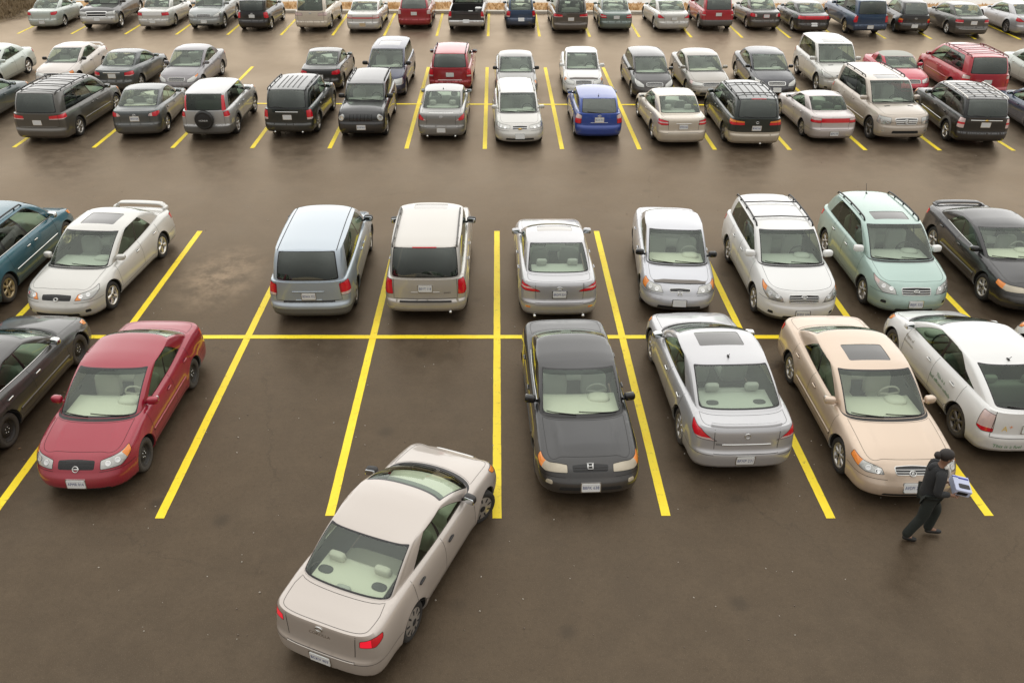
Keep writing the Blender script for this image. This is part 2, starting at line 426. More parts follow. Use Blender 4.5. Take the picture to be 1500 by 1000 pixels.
# ------------------------------------------------------------------ patches
def patch(outer, regs, grid, pos, holes=(), eps=3e-3, nfix=None, d=.07, scale=(1, 1)):
    """triangulate a developed surface; regs = [(label, polygon)], later ones win. Returns {label: (V,F,N)}"""
    pts, edges = [], []
    def addp(poly, dd):
        q = dens(poly, dd); b = len(pts); n = len(q)
        pts.extend(q); edges.extend([(b+i, b+(i+1) % n) for i in range(n)])
    addp(outer, d)
    for h in holes: addp(h, d)
    for r_ in regs: addp(r_[1], d)
    g = np.asarray(grid, float)
    if len(g):
        g = g[pip(g, outer)]; pts.extend([tuple(x) for x in g])
    res = delaunay_2d_cdt([Vector((p[0]*scale[0], p[1]*scale[1])) for p in pts], edges, [], 0, 1e-6, False)
    V = np.array([tuple(v) for v in res[0]])/np.array(scale); F = np.array([tuple(f) for f in res[2]], int)
    c = V[F].mean(1)
    ar = np.abs(np.cross(V[F[:, 1]]-V[F[:, 0]], V[F[:, 2]]-V[F[:, 0]]))
    lab = np.where(pip(c, outer) & (ar > 1e-9), 0, -1)
    for i, rg_ in enumerate(regs):
        k = (lab >= 0) & pip(c, rg_[1])
        if len(rg_) > 2:
            ok = [j+1 for j in range(len(regs)) if regs[j][0] == rg_[2]]; k &= np.isin(lab, ok)
        lab[k] = i+1
    for h in holes: lab[pip(c, h)] = -1
    P = pos(V)
    e = eps
    du = pos(V+np.array([e/scale[0], 0])) - pos(V-np.array([e/scale[0], 0])); dv = pos(V+np.array([0, e/scale[1]])) - pos(V-np.array([0, e/scale[1]]))
    Nn = nrm(np.cross(du, dv))
    if nfix is not None: Nn = nfix(V, P, Nn)
    out = {}
    names = ['']+[r_[0] for r_ in regs]
    for nm in dict.fromkeys(names):
        idx = [i for i, x in enumerate(names) if x == nm]
        f = F[np.isin(lab, idx)]
        if not len(f): continue
        used, inv = np.unique(f, return_inverse=True)
        out[nm] = (P[used], inv.reshape(-1, 3), Nn[used], V[used])
    return out

def comps(nv, F):
    par = list(range(nv))
    def fd(a):
        while par[a] != a: par[a] = par[par[a]]; a = par[a]
        return a
    for f in F:
        r = fd(f[0])
        for v in f[1:]: par[fd(v)] = r
    gr = {}
    for i, f in enumerate(F): gr.setdefault(fd(f[0]), []).append(i)
    return list(gr.values())

def build_split(mb, name, mats, parent):
    for ids in comps(len(mb.V), mb.F):
        F = [mb.F[i] for i in ids]; us = sorted({v for f in F for v in f}); mp = {v: j for j, v in enumerate(us)}
        link(name, mesh(name, [mb.V[v] for v in us], [tuple(mp[v] for v in f) for f in F], mats, mi=[mb.M[i] for i in ids]), parent)

def ribbon(mb, path, w, pos, off=.002, m=0, closed=False, d=.06):
    q = dens(path, d, closed)
    q = np.array(q, float); n = len(q)
    if n < 2: return
    if closed: t = np.roll(q, -1, 0) - np.roll(q, 1, 0)
    else: t = np.gradient(q, axis=0)
    t = nrm(t); s = np.stack([-t[:, 1], t[:, 0]], 1)
    e = 3e-3
    du = (pos(q+[e, 0]) - pos(q-[e, 0]))/(2*e); dv = (pos(q+[0, e]) - pos(q-[0, e]))/(2*e)
    Nn = nrm(np.cross(du, dv))
    C = pos(q)
    side = nrm(du*s[:, :1] + dv*s[:, 1:])
    A = C + side*(w/2) + Nn*off; B = C - side*(w/2) + Nn*off
    V = []
    if off > .004:
        A0, B0 = A - Nn*off*1.2, B - Nn*off*1.2
        for i in range(n): V += [A0[i], A[i]-side[i]*w*.1, B[i]+side[i]*w*.1, B0[i]]
        k = 4
    else:
        for i in range(n): V += [A[i], B[i]]
        k = 2
    F = []
    for i in range(n if closed else n-1):
        j = (i+1) % n
        for c in range(k-1): F.append((i*k+c, i*k+c+1, j*k+c+1, j*k+c))
    if hasattr(mb, 'N'): mb.N += [tuple(n_) for n_ in Nn for _ in range(k)]
    mb.add(V, F, m)

_text = {}
def textmesh(body, size):
    k = (body, size)
    if k not in _text:
        c = bpy.data.curves.new('text', 'FONT'); c.body = body; c.size = size; c.align_x = 'CENTER'; c.align_y = 'CENTER'; c.resolution_u = 2
        o = bpy.data.objects.new('text', c); COL.objects.link(o)
        bpy.context.view_layer.update()
        me = bpy.data.meshes.new_from_object(o.evaluated_get(bpy.context.evaluated_depsgraph_get()))
        _text[k] = (np.array([tuple(v.co)[:2] for v in me.vertices]), [tuple(p.vertices) for p in me.polygons])
        bpy.data.objects.remove(o); bpy.data.meshes.remove(me)
    return _text[k]

# ------------------------------------------------------------------ wheels
_wheels = {}
def wheel_meshes(R, style, mat, dusty):
    k = (round(R, 3), style, mat, dusty)
    if k in _wheels: return _wheels[k]
    rr = R*.69
    t = MB(); t.lathe([(rr-.012, .085), (rr, .098), (R-.045, .108), (R-.018, .098), (R-.004, .080), (R, .05), (R-.006, .035), (R, .03), (R, -.03), (R-.006, -.035), (R, -.05), (R-.004, -.08), (R-.018, -.098), (R-.045, -.105), (rr, -.095), (rr-.012, -.085)], 44)
    r = MB(); a = r
    a.lathe([(rr+.002, .094), (rr-.012, .098), (rr-.03, .085), (rr-.04, .04), (rr-.045, -.07)], 40)
    if style == 'steel':
        a.lathe([(rr-.03, .06), (rr-.06, .045), (rr*.62, .030), (rr*.52, .055), (rr*.32, .062), (.03, .052), (0, .052)], 40)
        for i in range(10):
            th = 2*PI*i/10
            a.blob((rr*.72*math.sin(th), .036, rr*.72*math.cos(th)), (.017, .006, .017), .8, 8, 5, 1)
        for i in range(5):
            th = 2*PI*i/5; a.blob((.055*math.sin(th), .066, .055*math.cos(th)), (.012, .012, .012), .7, 6, 4, 2)
    elif style == 'cover':
        a.lathe([(rr-.01, .095), (rr-.03, .10), (rr*.7, .105), (rr*.4, .112), (.05, .118), (0, .118)], 40)
        for i in range(9):
            th = 2*PI*i/9
            a.blob((rr*.72*math.sin(th), .106, rr*.72*math.cos(th)), (.014, .004, .045), .6, 8, 5, 1, rot=(0, th, 0))
        a.lathe([(.055, .119), (.05, .121), (0, .121)], 20, 1)
    else:
        n = int(style[-1]); tw = {5: .055, 6: .042, 7: .036}[n]
        for i in range(n):
            th = 2*PI*i/n
            s_, c_ = math.sin(th), math.cos(th)
            def P(r_, x_, y_): return (r_*s_ + x_*c_, y_, r_*c_ - x_*s_)
            w0, w1 = tw*.8, tw*1.15
            V = [P(.05, -w0, .06), P(.05, -w0*.7, .085), P(.05, w0*.7, .085), P(.05, w0, .06),
                 P(rr*.55, -tw*.75, .062), P(rr*.55, -tw*.5, .088), P(rr*.55, tw*.5, .088), P(rr*.55, tw*.75, .062),
                 P(rr-.012, -w1, .058), P(rr-.012, -w1*.75, .086), P(rr-.012, w1*.75, .086), P(rr-.012, w1, .058)]
            F = []
            for b in (0, 4): F += [(b+j, b+j+1, b+j+5, b+j+4) for j in range(3)]
            a.add(V, F)
        a.lathe([(.075, .06), (.07, .085), (.045, .094), (0, .096)], 24)
        a.lathe([(.032, .0962), (0, .0985)], 14, 1)
    mats = [M[mat], M['gap'], M['chrome']]
    h = MB(); h.lathe([(rr-.035, -.02), (rr-.06, .0), (.06, .002), (0, .002)], 28)
    _wheels[k] = (h.mesh('wheel', M['brake']), t.mesh('tyre', M['dusty_rubber' if dusty else 'rubber']), r.mesh('rim', mats))
    return _wheels[k]

# ------------------------------------------------------------------ designs
# front lamps and rear lamps: (A = arc / half width, z relative to nose or tail height)
HL = {
 'wedge':  ([(.50,-.17),(.53,-.06),(.92,.0),(1.36,.065),(1.30,-.04),(.95,-.16)], [(1.10,.025),(1.36,.065),(1.31,-.035),(1.13,-.09)]),
 'slim':   ([(.44,-.135),(.46,-.045),(.95,-.01),(1.34,.03),(1.33,-.07),(.95,-.14)], [(1.06,0),(1.34,.03),(1.33,-.07),(1.06,-.125)]),
 'cat':    ([(.50,-.15),(.62,-.05),(.95,.0),(1.42,.075),(1.30,-.03),(.95,-.15)], [(.50,-.15),(.60,-.06),(.72,-.03),(.68,-.15)]),
 'leaf':   ([(.52,-.20),(.58,-.10),(.95,.02),(1.44,.10),(1.22,-.04),(.90,-.19)], [(1.12,.05),(1.44,.10),(1.26,-.02),(1.08,-.05)]),
 'round':  ([(.80+.125*math.cos(t), -.15+.105*math.sin(t)) for t in np.linspace(0, 2*PI, 17)[:-1]], None),
 'block':  ([(.58,-.26),(.58,-.05),(.95,-.02),(1.18,-.01),(1.16,-.24),(.95,-.27)], [(1.02,-.015),(1.18,-.01),(1.16,-.24),(1.02,-.26)]),
 'civic':  ([(.46,-.16),(.60,-.04),(.98,.0),(1.36,.05),(1.32,-.10),(.98,-.17)], [(1.08,.02),(1.36,.05),(1.32,-.10),(1.08,-.16)]),
 'am':     ([(.55,-.13),(.62,-.06),(.95,-.005),(1.42,.03),(1.42,-.06),(.95,-.13)], [(1.12,.01),(1.42,.03),(1.42,-.06),(1.12,-.11)]),
}
TL = {
 'wedge':  [(.56,-.225),(.66,-.185),(.95,-.035),(1.34,.0),(1.22,-.12),(.98,-.205)],
 'lexus':  [(.48,-.20),(.54,-.165),(.90,-.06),(1.22,-.035),(1.16,-.17),(.90,-.20)],
 'corner': [(.60,-.22),(.64,-.08),(.98,-.04),(1.24,-.05),(1.20,-.19),(.92,-.23)],
 'corolla':[(.66,-.20),(.68,-.06),(.98,-.03),(1.30,-.05),(1.25,-.11),(.98,-.20)],
 'corsmall':[(.70,-.185),(.71,-.075),(.98,-.045),(1.20,-.06),(1.17,-.12),(.98,-.185)],
 'cor09':  [(.56,-.17),(.62,-.08),(.95,-.03),(1.28,-.04),(1.20,-.12),(.92,-.20)],
 'civic':  [(.58,-.19),(.62,-.07),(.98,-.05),(1.26,-.06),(1.22,-.15),(.95,-.20)],
 'vert':   [(.80,-.36),(.79,-.04),(.98,-.015),(1.14,-.02),(1.12,-.34),(.98,-.36)],
 'van':    [(.78,-.33),(.76,-.05),(.98,-.02),(1.17,-.03),(1.16,-.33),(.98,-.34)],
 'flat':   [(.46,-.19),(.48,-.06),(.98,-.02),(1.26,-.02),(1.24,-.16),(.98,-.20)],
 'env':    [(.80,-.36),(.82,-.02),(.96,.0),(1.10,.0),(1.10,-.30),(.98,-.37)],
 'block':  [(.62,-.22),(.62,-.06),(.98,-.05),(1.18,-.05),(1.18,-.21),(.98,-.22)],
 'prius':  [(.76,-.40),(.80,-.06),(.98,-.04),(1.14,-.03),(1.12,-.36),(.98,-.41)],
 'tri':    [(.60,-.22),(.92,-.06),(1.24,-.03),(1.20,-.20),(.98,-.23)],
 'small':  [(.80,-.24),(.80,-.06),(.98,-.03),(1.16,-.04),(1.14,-.24),(.98,-.26)],
}

def build_car(sp, name, label, cat, loc, rot, group):
    c = Car(sp); d = c.d; hl, hw = c.hl, c.hw
    lod = d.get('lod', 1); D = {0: .055, 1: .075, 2: .10}[lod]
    root = bpy.data.objects.new(name, None); COL.objects.link(root)
    root.empty_display_size = .3
    root.location = (loc[0], loc[1], 0); root.rotation_euler = (0, 0, rot)
    tag(root, label, cat, group)
    P_ = d['mat']; P2 = d.get('cladmat') or M['gray']
    objs = {}
    def put(nm, g, mats, parent=root, mi=None):
        if nm in ('bumper', 'intake', 'air_intake', 'lamp_insert', 'turn_signal', 'grille'):
            cs = sorted(comps(len(g[0]), g[1].tolist()), key=len)
            for ids in cs[:-1]:
                f = g[1][ids]; us, iv = np.unique(f, return_inverse=True)
                link(nm, mesh(nm, g[0][us], iv.reshape(-1, 3), mats, g[2][us]), parent)
            if len(cs) > 1:
                f = g[1][cs[-1]]; us, iv = np.unique(f, return_inverse=True); g = (g[0][us], iv.reshape(-1, 3), g[2][us])
        o = link(nm, mesh(nm, g[0], g[1], mats, g[2], mi), parent); return o
    # ---------- seam normals
    ring_a = np.linspace(0, c.P, 300)
    Qr = np.stack([ring_a, np.interp(ring_a, c.arc, c.zt)], 1); e = 3e-3
    def wn(Q):
        du = c.wall(Q+[e, 0])-c.wall(Q-[e, 0]); dv = c.wall(Q)-c.wall(Q-[0, e]); return nrm(np.cross(du, dv))
    rp = c.wall(Qr)
    Qin = Qr.copy(); Qin[:, 0] = np.clip(Qin[:, 0], .01, c.P-.01)
    rw = wn(Qin)
    gx, gy = rp[:, 0]*.99, rp[:, 1]*.97
    zx = (c.zcap(gx+e, gy)-c.zcap(gx-e, gy))/(2*e); zy = (c.zcap(gx, gy+e)-c.zcap(gx, gy-e))/(2*e)
    rc = nrm(np.stack([-zx, -zy, np.ones_like(zx)], 1)); rb = nrm(rw+rc)
    rnx = np.interp(ring_a, c.arc, c.nx)
    def ringfix(P, N, cond):
        if not cond.any(): return N
        idx = np.where(cond)[0]; p = P[idx].copy(); sg = np.where(p[:, 1] < 0, -1, 1); p[:, 1] = np.abs(p[:, 1])
        k = np.argmin(((p[:, None, :2]-rp[None, :, :2])**2).sum(2), 1)
        n = rb[k].copy(); n[:, 1] *= sg; soft = rnx[k] > -.4; N[idx[soft]] = n[soft]; return N
    # ---------- wall strips
    zn, zt = float(c.zt[0]), float(c.zt[-1])
    aB = c.ax(c.xB); bB = c.P-aB
    def strip(front):
        m = aB if front else bB
        pos = c.wall if front else c.wallr
        arcz = (lambda a: np.interp(a, c.arc, c.zt)) if front else (lambda a: np.interp(c.P-a, c.arc, c.zt))
        aa = np.linspace(-m, m, 140)
        outer = [(a, c.zb) for a in (-m, m)] + [(a, float(arcz(abs(a)))) for a in aa[::-1]]
        na = max(8, int(m/D)); g = []
        rg = random.Random(3)
        for a in np.linspace(-m, m, 2*na+1)[1:-1]:
            top = float(arcz(abs(a)))
            for t in (.06, .14, .22, .30, .38, .46, .52, .58, .66, .74, .82, .89, .95): g.append((a+rg.uniform(-.2, .2)*D, c.zb+t*(top-c.zb)))
        return m, pos, arcz, outer, g
    lines = MB(); lines.N = []; trimb = MB()
    def side_arc(x, front): return c.ax(x) if front else c.P-c.ax(x)
    handles = []
    doorobjs = {}
    for front in (True, False):
        m, pos, arcz, outer, g = strip(front)
        regs = []; S = (1, -1)
        ztop = lambda s: float(arcz(abs(s)))
        if d.get('clad'): regs.append(('clad', [(-m-.1, 0), (m+.1, 0), (m+.1, d['clad']), (-m-.1, d['clad'])]))
        # arches
        xa = c.xfa if front else c.xra; sa = side_arc(xa, front); Ra = c.R+.058
        arc_pts = lambda R, sg: [(sg*sa + sg*(-1 if front else -1)*R*math.cos(t), c.R + R*math.sin(t)) for t in np.linspace(PI*1.16, -PI*.16, 26)]
        # bumper
        zbm = d.get('fbz', zn-.20) if front else d.get('rbz', c.zb+.40*(zt-c.zb))
        sb = max(.3, sa - Ra + .02)
        regs.append(('bumper', [(-sb, 0), (sb, 0), (sb, zbm), (-sb, zbm)]))
        if d.get('bumpclad') and not front: regs.append(('clad', [(-sb, 0), (sb, 0), (sb, d['bumpclad']), (-sb, d['bumpclad'])]))
        if d.get('lowlip'):
            z2 = c.zb+d['lowlip']; regs.append(('lip', [(-sb, 0), (sb, 0), (sb, z2), (-sb, z2)]))
        # doors
        for sg in S:
            if front:
                x1 = min(c.xcowl-.20, c.xfa-Ra-.06); x0 = c.xB
                s0, s1 = c.ax(x1), aB+.05
                zt0 = ztop(s0)-.006
                poly = [(sg*s0, c.zb+.13), (sg*s1, c.zb+.13), (sg*s1, ztop(aB)+.05), (sg*s0, zt0+.0)]
                dpoly = poly
            elif d['doors'] == 4:
                x0 = max(c.xra+.10, c.xbl-.2) if d['deck'] > .3 else c.xra + (.12 if d['cls'] != 'van' else .35)
                s1 = bB+.05; s0 = c.P - c.ax(x0)
                slow = c.P - c.ax(c.xra+Ra+.06)
                poly = [(sg*s1, c.zb+.13), (sg*slow, c.zb+.13), (sg*slow, c.R+.06), (sg*s0, c.R+Ra*.95), (sg*s0, ztop(s0)+.0), (sg*s1, ztop(bB)+.05)]
            else: continue
            if sg*(1 if front else -1) < 0 and front: poly = poly[::-1]
            regs.append((('door', front, sg), poly))
            # outline
            pl = [(sg*(s0), ztop(s0)-.01)]
            if front: pl += [(sg*s0, c.zb+.14), (sg*(aB), c.zb+.14), (sg*(aB), ztop(aB)-.005)]
            else: pl += [(sg*s0, c.R+Ra*.95), (sg*slow, c.R+.06), (sg*slow, c.zb+.14), (sg*bB, c.zb+.14)]
            ribbon(lines, pl, .007, pos)
            hx = (c.xB+.20) if front else (x0+.20 if d['deck'] > .3 else c.xra+.42)
            if not front and d['cls'] == 'van' and d['L'] > 4.7: hx = c.xB-.16
            hs = side_arc(hx, front); handles.append((front, sg, hs, c.zb+d.get('hz', .80)*(ztop(hs)-c.zb), pos))
            if d.get('mould'):
                zz = d['mould'][0]; mm = {'p': 0, 'b': 1, 'c': 2}[d['mould'][1]]
                e0, e1 = (c.ax(c.xfa-Ra-.08), aB) if front else (c.P-c.ax(c.xra+Ra+.08), bB)
                ribbon(trimb, [(sg*e0, zz), (sg*e1, zz)], d.get('mouldw', .05), pos, .012, mm)
        # lamps, grille, openings
        if front:
            h, amb = HL[d.get('hl', 'wedge')]; dz = d.get('hdz', 0)
            for sg in S:
                q = [(a*hw*sg, zn+z+dz) for a, z in h]; q = q if sg > 0 else q[::-1]
                q = [(a, min(z, ztop(a)-.012)) for a, z in q]
                regs.append((('headlight', sg), rpoly(q, .025)))
                ribbon(lines, rpoly(q, .025), .008, pos, .0025, closed=True)
                if amb:
                    q2 = [(a*hw*sg, zn+z+dz) for a, z in amb]; q2 = q2 if sg > 0 else q2[::-1]
                    q2 = [(a, min(z, ztop(a)-.014)) for a, z in q2]
                    regs.append((('turn', sg), q2, ('headlight', sg)))
            gw, g0, g1 = d.get('gr', (.44, -.165, -.05)); gt = d.get('grt', .04)
            q = rpoly([(-gw*hw*(1-gt*2), zn+g0), (gw*hw*(1-gt*2), zn+g0), (gw*hw, zn+g1), (0, zn+g1+.015), (-gw*hw, zn+g1)], [.03, .03, .03, .2, .03])
            if gw > 0:
                regs.append(('grille', q)); gq = q
                if d.get('grc', 1): ribbon(trimb, q, d.get('grw', .016), pos, .007, {1: 2, 2: 0}[d.get('grc', 1)], closed=True)
                nb = d.get('bars', 2)
                for i in range(nb):
                    z = zn+g0+(g1-g0)*(i+1)/(nb+1)
                    ribbon(trimb, [(-gw*hw*.93, z), (gw*hw*.93, z)], d.get('barw', .014), pos, .005, d.get('barm', 2))
            for i in range(d.get('slots', 0)):
                t = -1+2*(i+.5)/d['slots']; w8 = gw*hw/d['slots']
                for dx in (-w8*.62, w8*.62): ribbon(trimb, [(t*gw*hw+dx, zn+g0+.02), (t*gw*hw+dx, zn+g1)], .05, pos, .006, 0)
            i0, i1, iw = d.get('intake', (.26, .36, .55))
            if iw: regs.append(('intake', rpoly([(-iw*hw, i0), (iw*hw, i0), (iw*hw*.94, i1), (-iw*hw*.94, i1)], .03)))
            if d.get('fog', 1):
                for sg in S:
                    ctr = .80*hw*sg; zz = d.get('fogz', .36)
                    regs.append((('fog', sg), rpoly([(ctr-.07, zz-.035), (ctr+.07, zz-.035), (ctr+.06, zz+.035), (ctr-.06, zz+.035)], .03)))
            ribbon(lines, [(-sb, zbm), (-.48*hw, zbm)], .007, pos); ribbon(lines, [(.48*hw, zbm), (sb, zbm)], .007, pos)
        else:
            t = TL[d.get('tl', 'corner')]; dz = d.get('tdz', 0)
            for sg in S:
                q = [(a*hw*sg, zt+z+dz) for a, z in t]; q = q if sg > 0 else q[::-1]
                q = [(a, min(z, ztop(a)-.012)) for a, z in q]
                regs.append((('tail', sg), rpoly(q, .025)))
                ribbon(lines, rpoly(q, .025), .008, pos, .0025, closed=True)
                z0 = min(z for _, z in q); z1 = max(z for _, z in q); ins = d.get('tin', 'low')
                if ins == 'low': regs.append((('tailin', sg), [(sg*hw*x, z0+(z1-z0)*y) for x, y in ([(.2, .0), (1.6, .0), (1.6, .22), (.2, .22)][::sg])], ('tail', sg)))
                elif ins == 'in': regs.append((('tailin', sg), [(sg*hw*x, z) for x, z in ([(.2, 0), (d.get('tsplit', .74), 0), (d.get('tsplit', .74)+.04, 2), (.2, 2)][::sg])], ('tail', sg)))
                elif ins == 'mid': regs.append((('tailin', sg), [(sg*hw*x, z0+(z1-z0)*y) for x, y in ([(.2, .36), (1.6, .36), (1.6, .56), (.2, .56)][::sg])], ('tail', sg)))
                elif ins == 'top': regs.append((('tailin', sg), [(sg*hw*x, z0+(z1-z0)*y) for x, y in ([(.2, .55), (1.6, .55), (1.6, 1.1), (.2, 1.1)][::sg])], ('tail', sg)))
            if d.get('bar'):
                z0, z1, mt = d['bar']; regs.append(('rbar', [(-.62*hw, zt+z0), (.62*hw, zt+z0), (.62*hw, zt+z1), (-.62*hw, zt+z1)]))
            if d['deck'] < .3 and d['cls'] != 'pickup':
                tw = d.get('tgw', .80)*hw
                regs.insert(1 if d.get('clad') else 0, ('tailgate', [(-tw, zbm), (tw, zbm), (tw, zt+.1), (-tw, zt+.1)]))
                ribbon(lines, [(-tw, zt), (-tw, zbm+.01), (tw, zbm+.01), (tw, zt)], .009, pos)
            else:
                tw = .60*hw; ribbon(lines, [(-tw-.03, zt-.02), (-tw, zbm+.03), (tw, zbm+.03), (tw+.03, zt-.02)], .009, pos)
                ribbon(lines, [(-sb, zbm), (-tw, zbm)], .007, pos); ribbon(lines, [(tw, zbm), (sb, zbm)], .007, pos)
            pz, pw = d.get('prec', (None, 0))
            if pw: regs.append(('recess', rpoly([(-pw, pz-.09), (pw, pz-.09), (pw, pz+.09), (-pw, pz+.09)], .03)))
            if d.get('strip'):
                z, w_, mm, hw_ = d['strip']; ribbon(trimb, [(-w_*hw, z), (w_*hw, z)], hw_, pos, .012, mm)
            if d.get('refl'):
                for sg in S: regs.append((('refl', sg), rpoly([(sg*.80*hw-.06, .40), (sg*.80*hw+.06, .40), (sg*.80*hw+.06, .44), (sg*.80*hw-.06, .44)], .015)))
        if d.get('archclad'):
            for sg in S:
                a_ = arc_pts(Ra+.09, sg); regs.append(('clad', a_ if sg < 0 else a_[::-1]))
        holes = [arc_pts(Ra, sg) for sg in S]
        def nf(V, P, N, arcz=arcz): return ringfix(P, N, np.abs(V[:, 1]-arcz(np.abs(V[:, 0]))) < 2e-3)
        R_ = patch(outer, regs, g, pos, holes, nfix=nf, d=D)
        for k, geo in R_.items():
            if k in ('', 'lip') or (k == 'clad'):
                objs.setdefault('body', []).append((geo, {'': 0, 'clad': 1, 'lip': 1}[k]))
            elif k == 'tailgate': objs['tailgate'] = put('tailgate', geo, [P_])
            elif k == 'bumper': put('bumper', geo, [d.get('bumpmat') or (P2 if d.get('cladbump') else P_)])
            elif k == 'grille': objs['grille'] = put('grille', geo, [d.get('grillemat') or M['gloss']])
            elif k == 'intake': put('air_intake', geo, [M['gap']])
            elif k == 'recess': objs.setdefault('body', []).append((geo, 0))
            elif k == 'rbar': put('tail_light_bar', geo, [M[d['bar'][2]]])
            elif k[0] == 'door':
                o = put('door', geo, [P_]); doorobjs[(k[1], k[2])] = o
            elif k[0] == 'headlight': objs[k] = put('headlight', geo, [M[d.get('lens', 'lamp')]])
            elif k[0] == 'tail': objs[k] = put('tail_light', geo, [M[d.get('tmat', 'red')]])
            elif k[0] == 'turn': objs[('turnq', k[1])] = geo
            elif k[0] == 'tailin': objs[('tinq', k[1])] = geo
            elif k[0] == 'fog': put('fog_lamp', geo, [M[d.get('fogm', 'gap')]])
            elif k[0] == 'refl': put('reflector', geo, [M['amber']])
        for sg in S:
            if front and ('turnq', sg) in objs: put('turn_signal', objs.pop(('turnq', sg)), [M[d.get('turnm', 'amber')]], objs.get(('headlight', sg), root))
            if not front and ('tinq', sg) in objs and ('tail', sg) in objs:
                geo = objs.pop(('tinq', sg))
                keep = geo
                put('lamp_insert', keep, [M[d.get('tinm', 'pink')]], objs[('tail', sg)])
        # wheel wells
        for sg in S:
            wl = MB()
            q = np.array([p for p in arc_pts(Ra, sg) if p[1] > c.zb-.03]); a = pos(q)
            b = a.copy(); ys = np.sign(a[:, 1]); b[:, 1] -= ys*.028; b[:, 2] -= .004
            e_ = a.copy(); e_[:, 1] = ys*(hw-.34); e_[:, 2] += .0
            n = len(a); V = list(a)+list(b)
            wl.add(V, [(i, i+1, n+i+1, n+i) for i in range(n-1)], 0)
            V = list(b)+list(e_); wl.add(V, [(i, i+1, n+i+1, n+i) for i in range(n-1)], 1)
            wl.build('wheel_arch', [P2 if d.get('archclad') else P_, M['well']], root)
        # writing / badge on this strip
        for tx in d.get('texts', []):
            if tx[0][0] != ('F' if front else 'R'): continue
            _, body, ss, zz, size, mt, ang = tx
            if len(tx[0]) > 1: ss = c.ax(ss) if front else -(c.P-c.ax(ss))
            V2, F2 = textmesh(body, size); ca, sa_ = math.cos(ang), math.sin(ang)
            Q = np.stack([ss+V2[:, 0]*ca-V2[:, 1]*sa_, zz+V2[:, 0]*sa_+V2[:, 1]*ca], 1)
            P3 = pos(Q); du = pos(Q+[e, 0])-pos(Q-[e, 0]); dv = pos(Q+[0, e])-pos(Q-[0, e])
            P3 = P3 + nrm(np.cross(du, dv))*.004
            link('lettering', mesh('lettering', P3, F2, M[mt], smooth=False), root)
    # ---------- handles
    for front, sg, hs, hz, pos in handles:
        q = np.array([[sg*hs, hz]]); p = pos(q)[0]; p2 = pos(q+[.05, 0])[0]
        dr = p2-p; ang = math.atan2(dr[1], dr[0]); tl = math.atan2(dr[2], np.hypot(dr[0], dr[1]))
        b = MB(); oy = 1 if p[1] > 0 else -1
        b.blob((p[0], p[1]+oy*.014, p[2]), (.085, .016, .016), .55, 10, 6, 0, rot=(0, 0, ang))
        if lod < 2: b.blob((p[0]+.0, p[1]+oy*.003, p[2]-.006), (.065, .006, .030), .6, 10, 6, 1, rot=(0, 0, ang))
        b.build('handle', [M[d['hm']] if d.get('hm') else P_, M['gap']], doorobjs.get((front, sg), root))
    # ---------- cap: bonnet, wings and boot around the cabin
    uu = np.linspace(-4, 4, 161)[:-1]
    cab = c.gh(np.stack([uu, np.zeros(160)], 1))
    top = [(x, y) for x, y in zip(c.xt, c.yt)]; outer = top + [(x, -y) for x, y in top[1:-1][::-1]]
    outer = [tuple(map(float, p)) for p in outer][::3]
    hole = [tuple(map(float, p[:2])) for p in cab]
    posc = lambda Q: np.stack([Q[:, 0], Q[:, 1], c.zcap(Q[:, 0], Q[:, 1])], 1)
    g = []
    rg = random.Random(5)
    for x in np.arange(-hl, hl, D*1.15):
        for y in np.arange(-hw, hw, D*1.15): g.append((x+rg.uniform(-.3, .3)*D, y+rg.uniform(-.3, .3)*D))
    g = np.array(g); 
    regs = []
    k = c.xt > c.xcowl-.05
    base = c.gh(np.stack([np.linspace(.86, -.86, 25), np.zeros(25)], 1))
    hx = [(x - .055*nx_, y*(1-.10*ny_)) for x, y, nx_, ny_ in zip(c.xt[k], c.yt[k], c.nx[k], c.ny[k])][::4]
    hx = [p for p in hx if p[0] > float(np.interp(p[1], base[::-1, 1], base[::-1, 0])) + .13]
    hood = [(x, -y) for x, y in hx[:0:-1]] + hx[1:]
    hood += [(float(x)+.10, float(y)) for x, y, _ in base[2:-2] if abs(y) < abs(hx[-1][1])]
    hood = [tuple(map(float, p)) for p in hood]
    regs.append(('hood', hood))
    cw = [(float(x)+.075, float(y)) for x, y, _ in base] + [(float(x)-.02, float(y)) for x, y, _ in base[::-1]]
    regs.append(('cowl', cw))
    ribbon(lines, hood, .006, posc, .002, closed=True)
    if d.get('deflector'):
        nd = [(x-.10*nx_, y*(1-.06*ny_)) for x, y, nx_, ny_ in zip(c.xt, c.yt, c.nx, c.ny) if y < .74*hw and x > 0][::3]
        n2 = [(x+.0*nx_, y) for x, y, nx_, ny_ in zip(c.xt, c.yt, c.nx, c.ny) if y < .70*hw and x > 0][::3]
        regs.append(('defl', [(x, -y) for x, y in n2[::-1]]+n2[1:]+nd[::-1]+[(x, -y) for x, y in nd[1:]]))
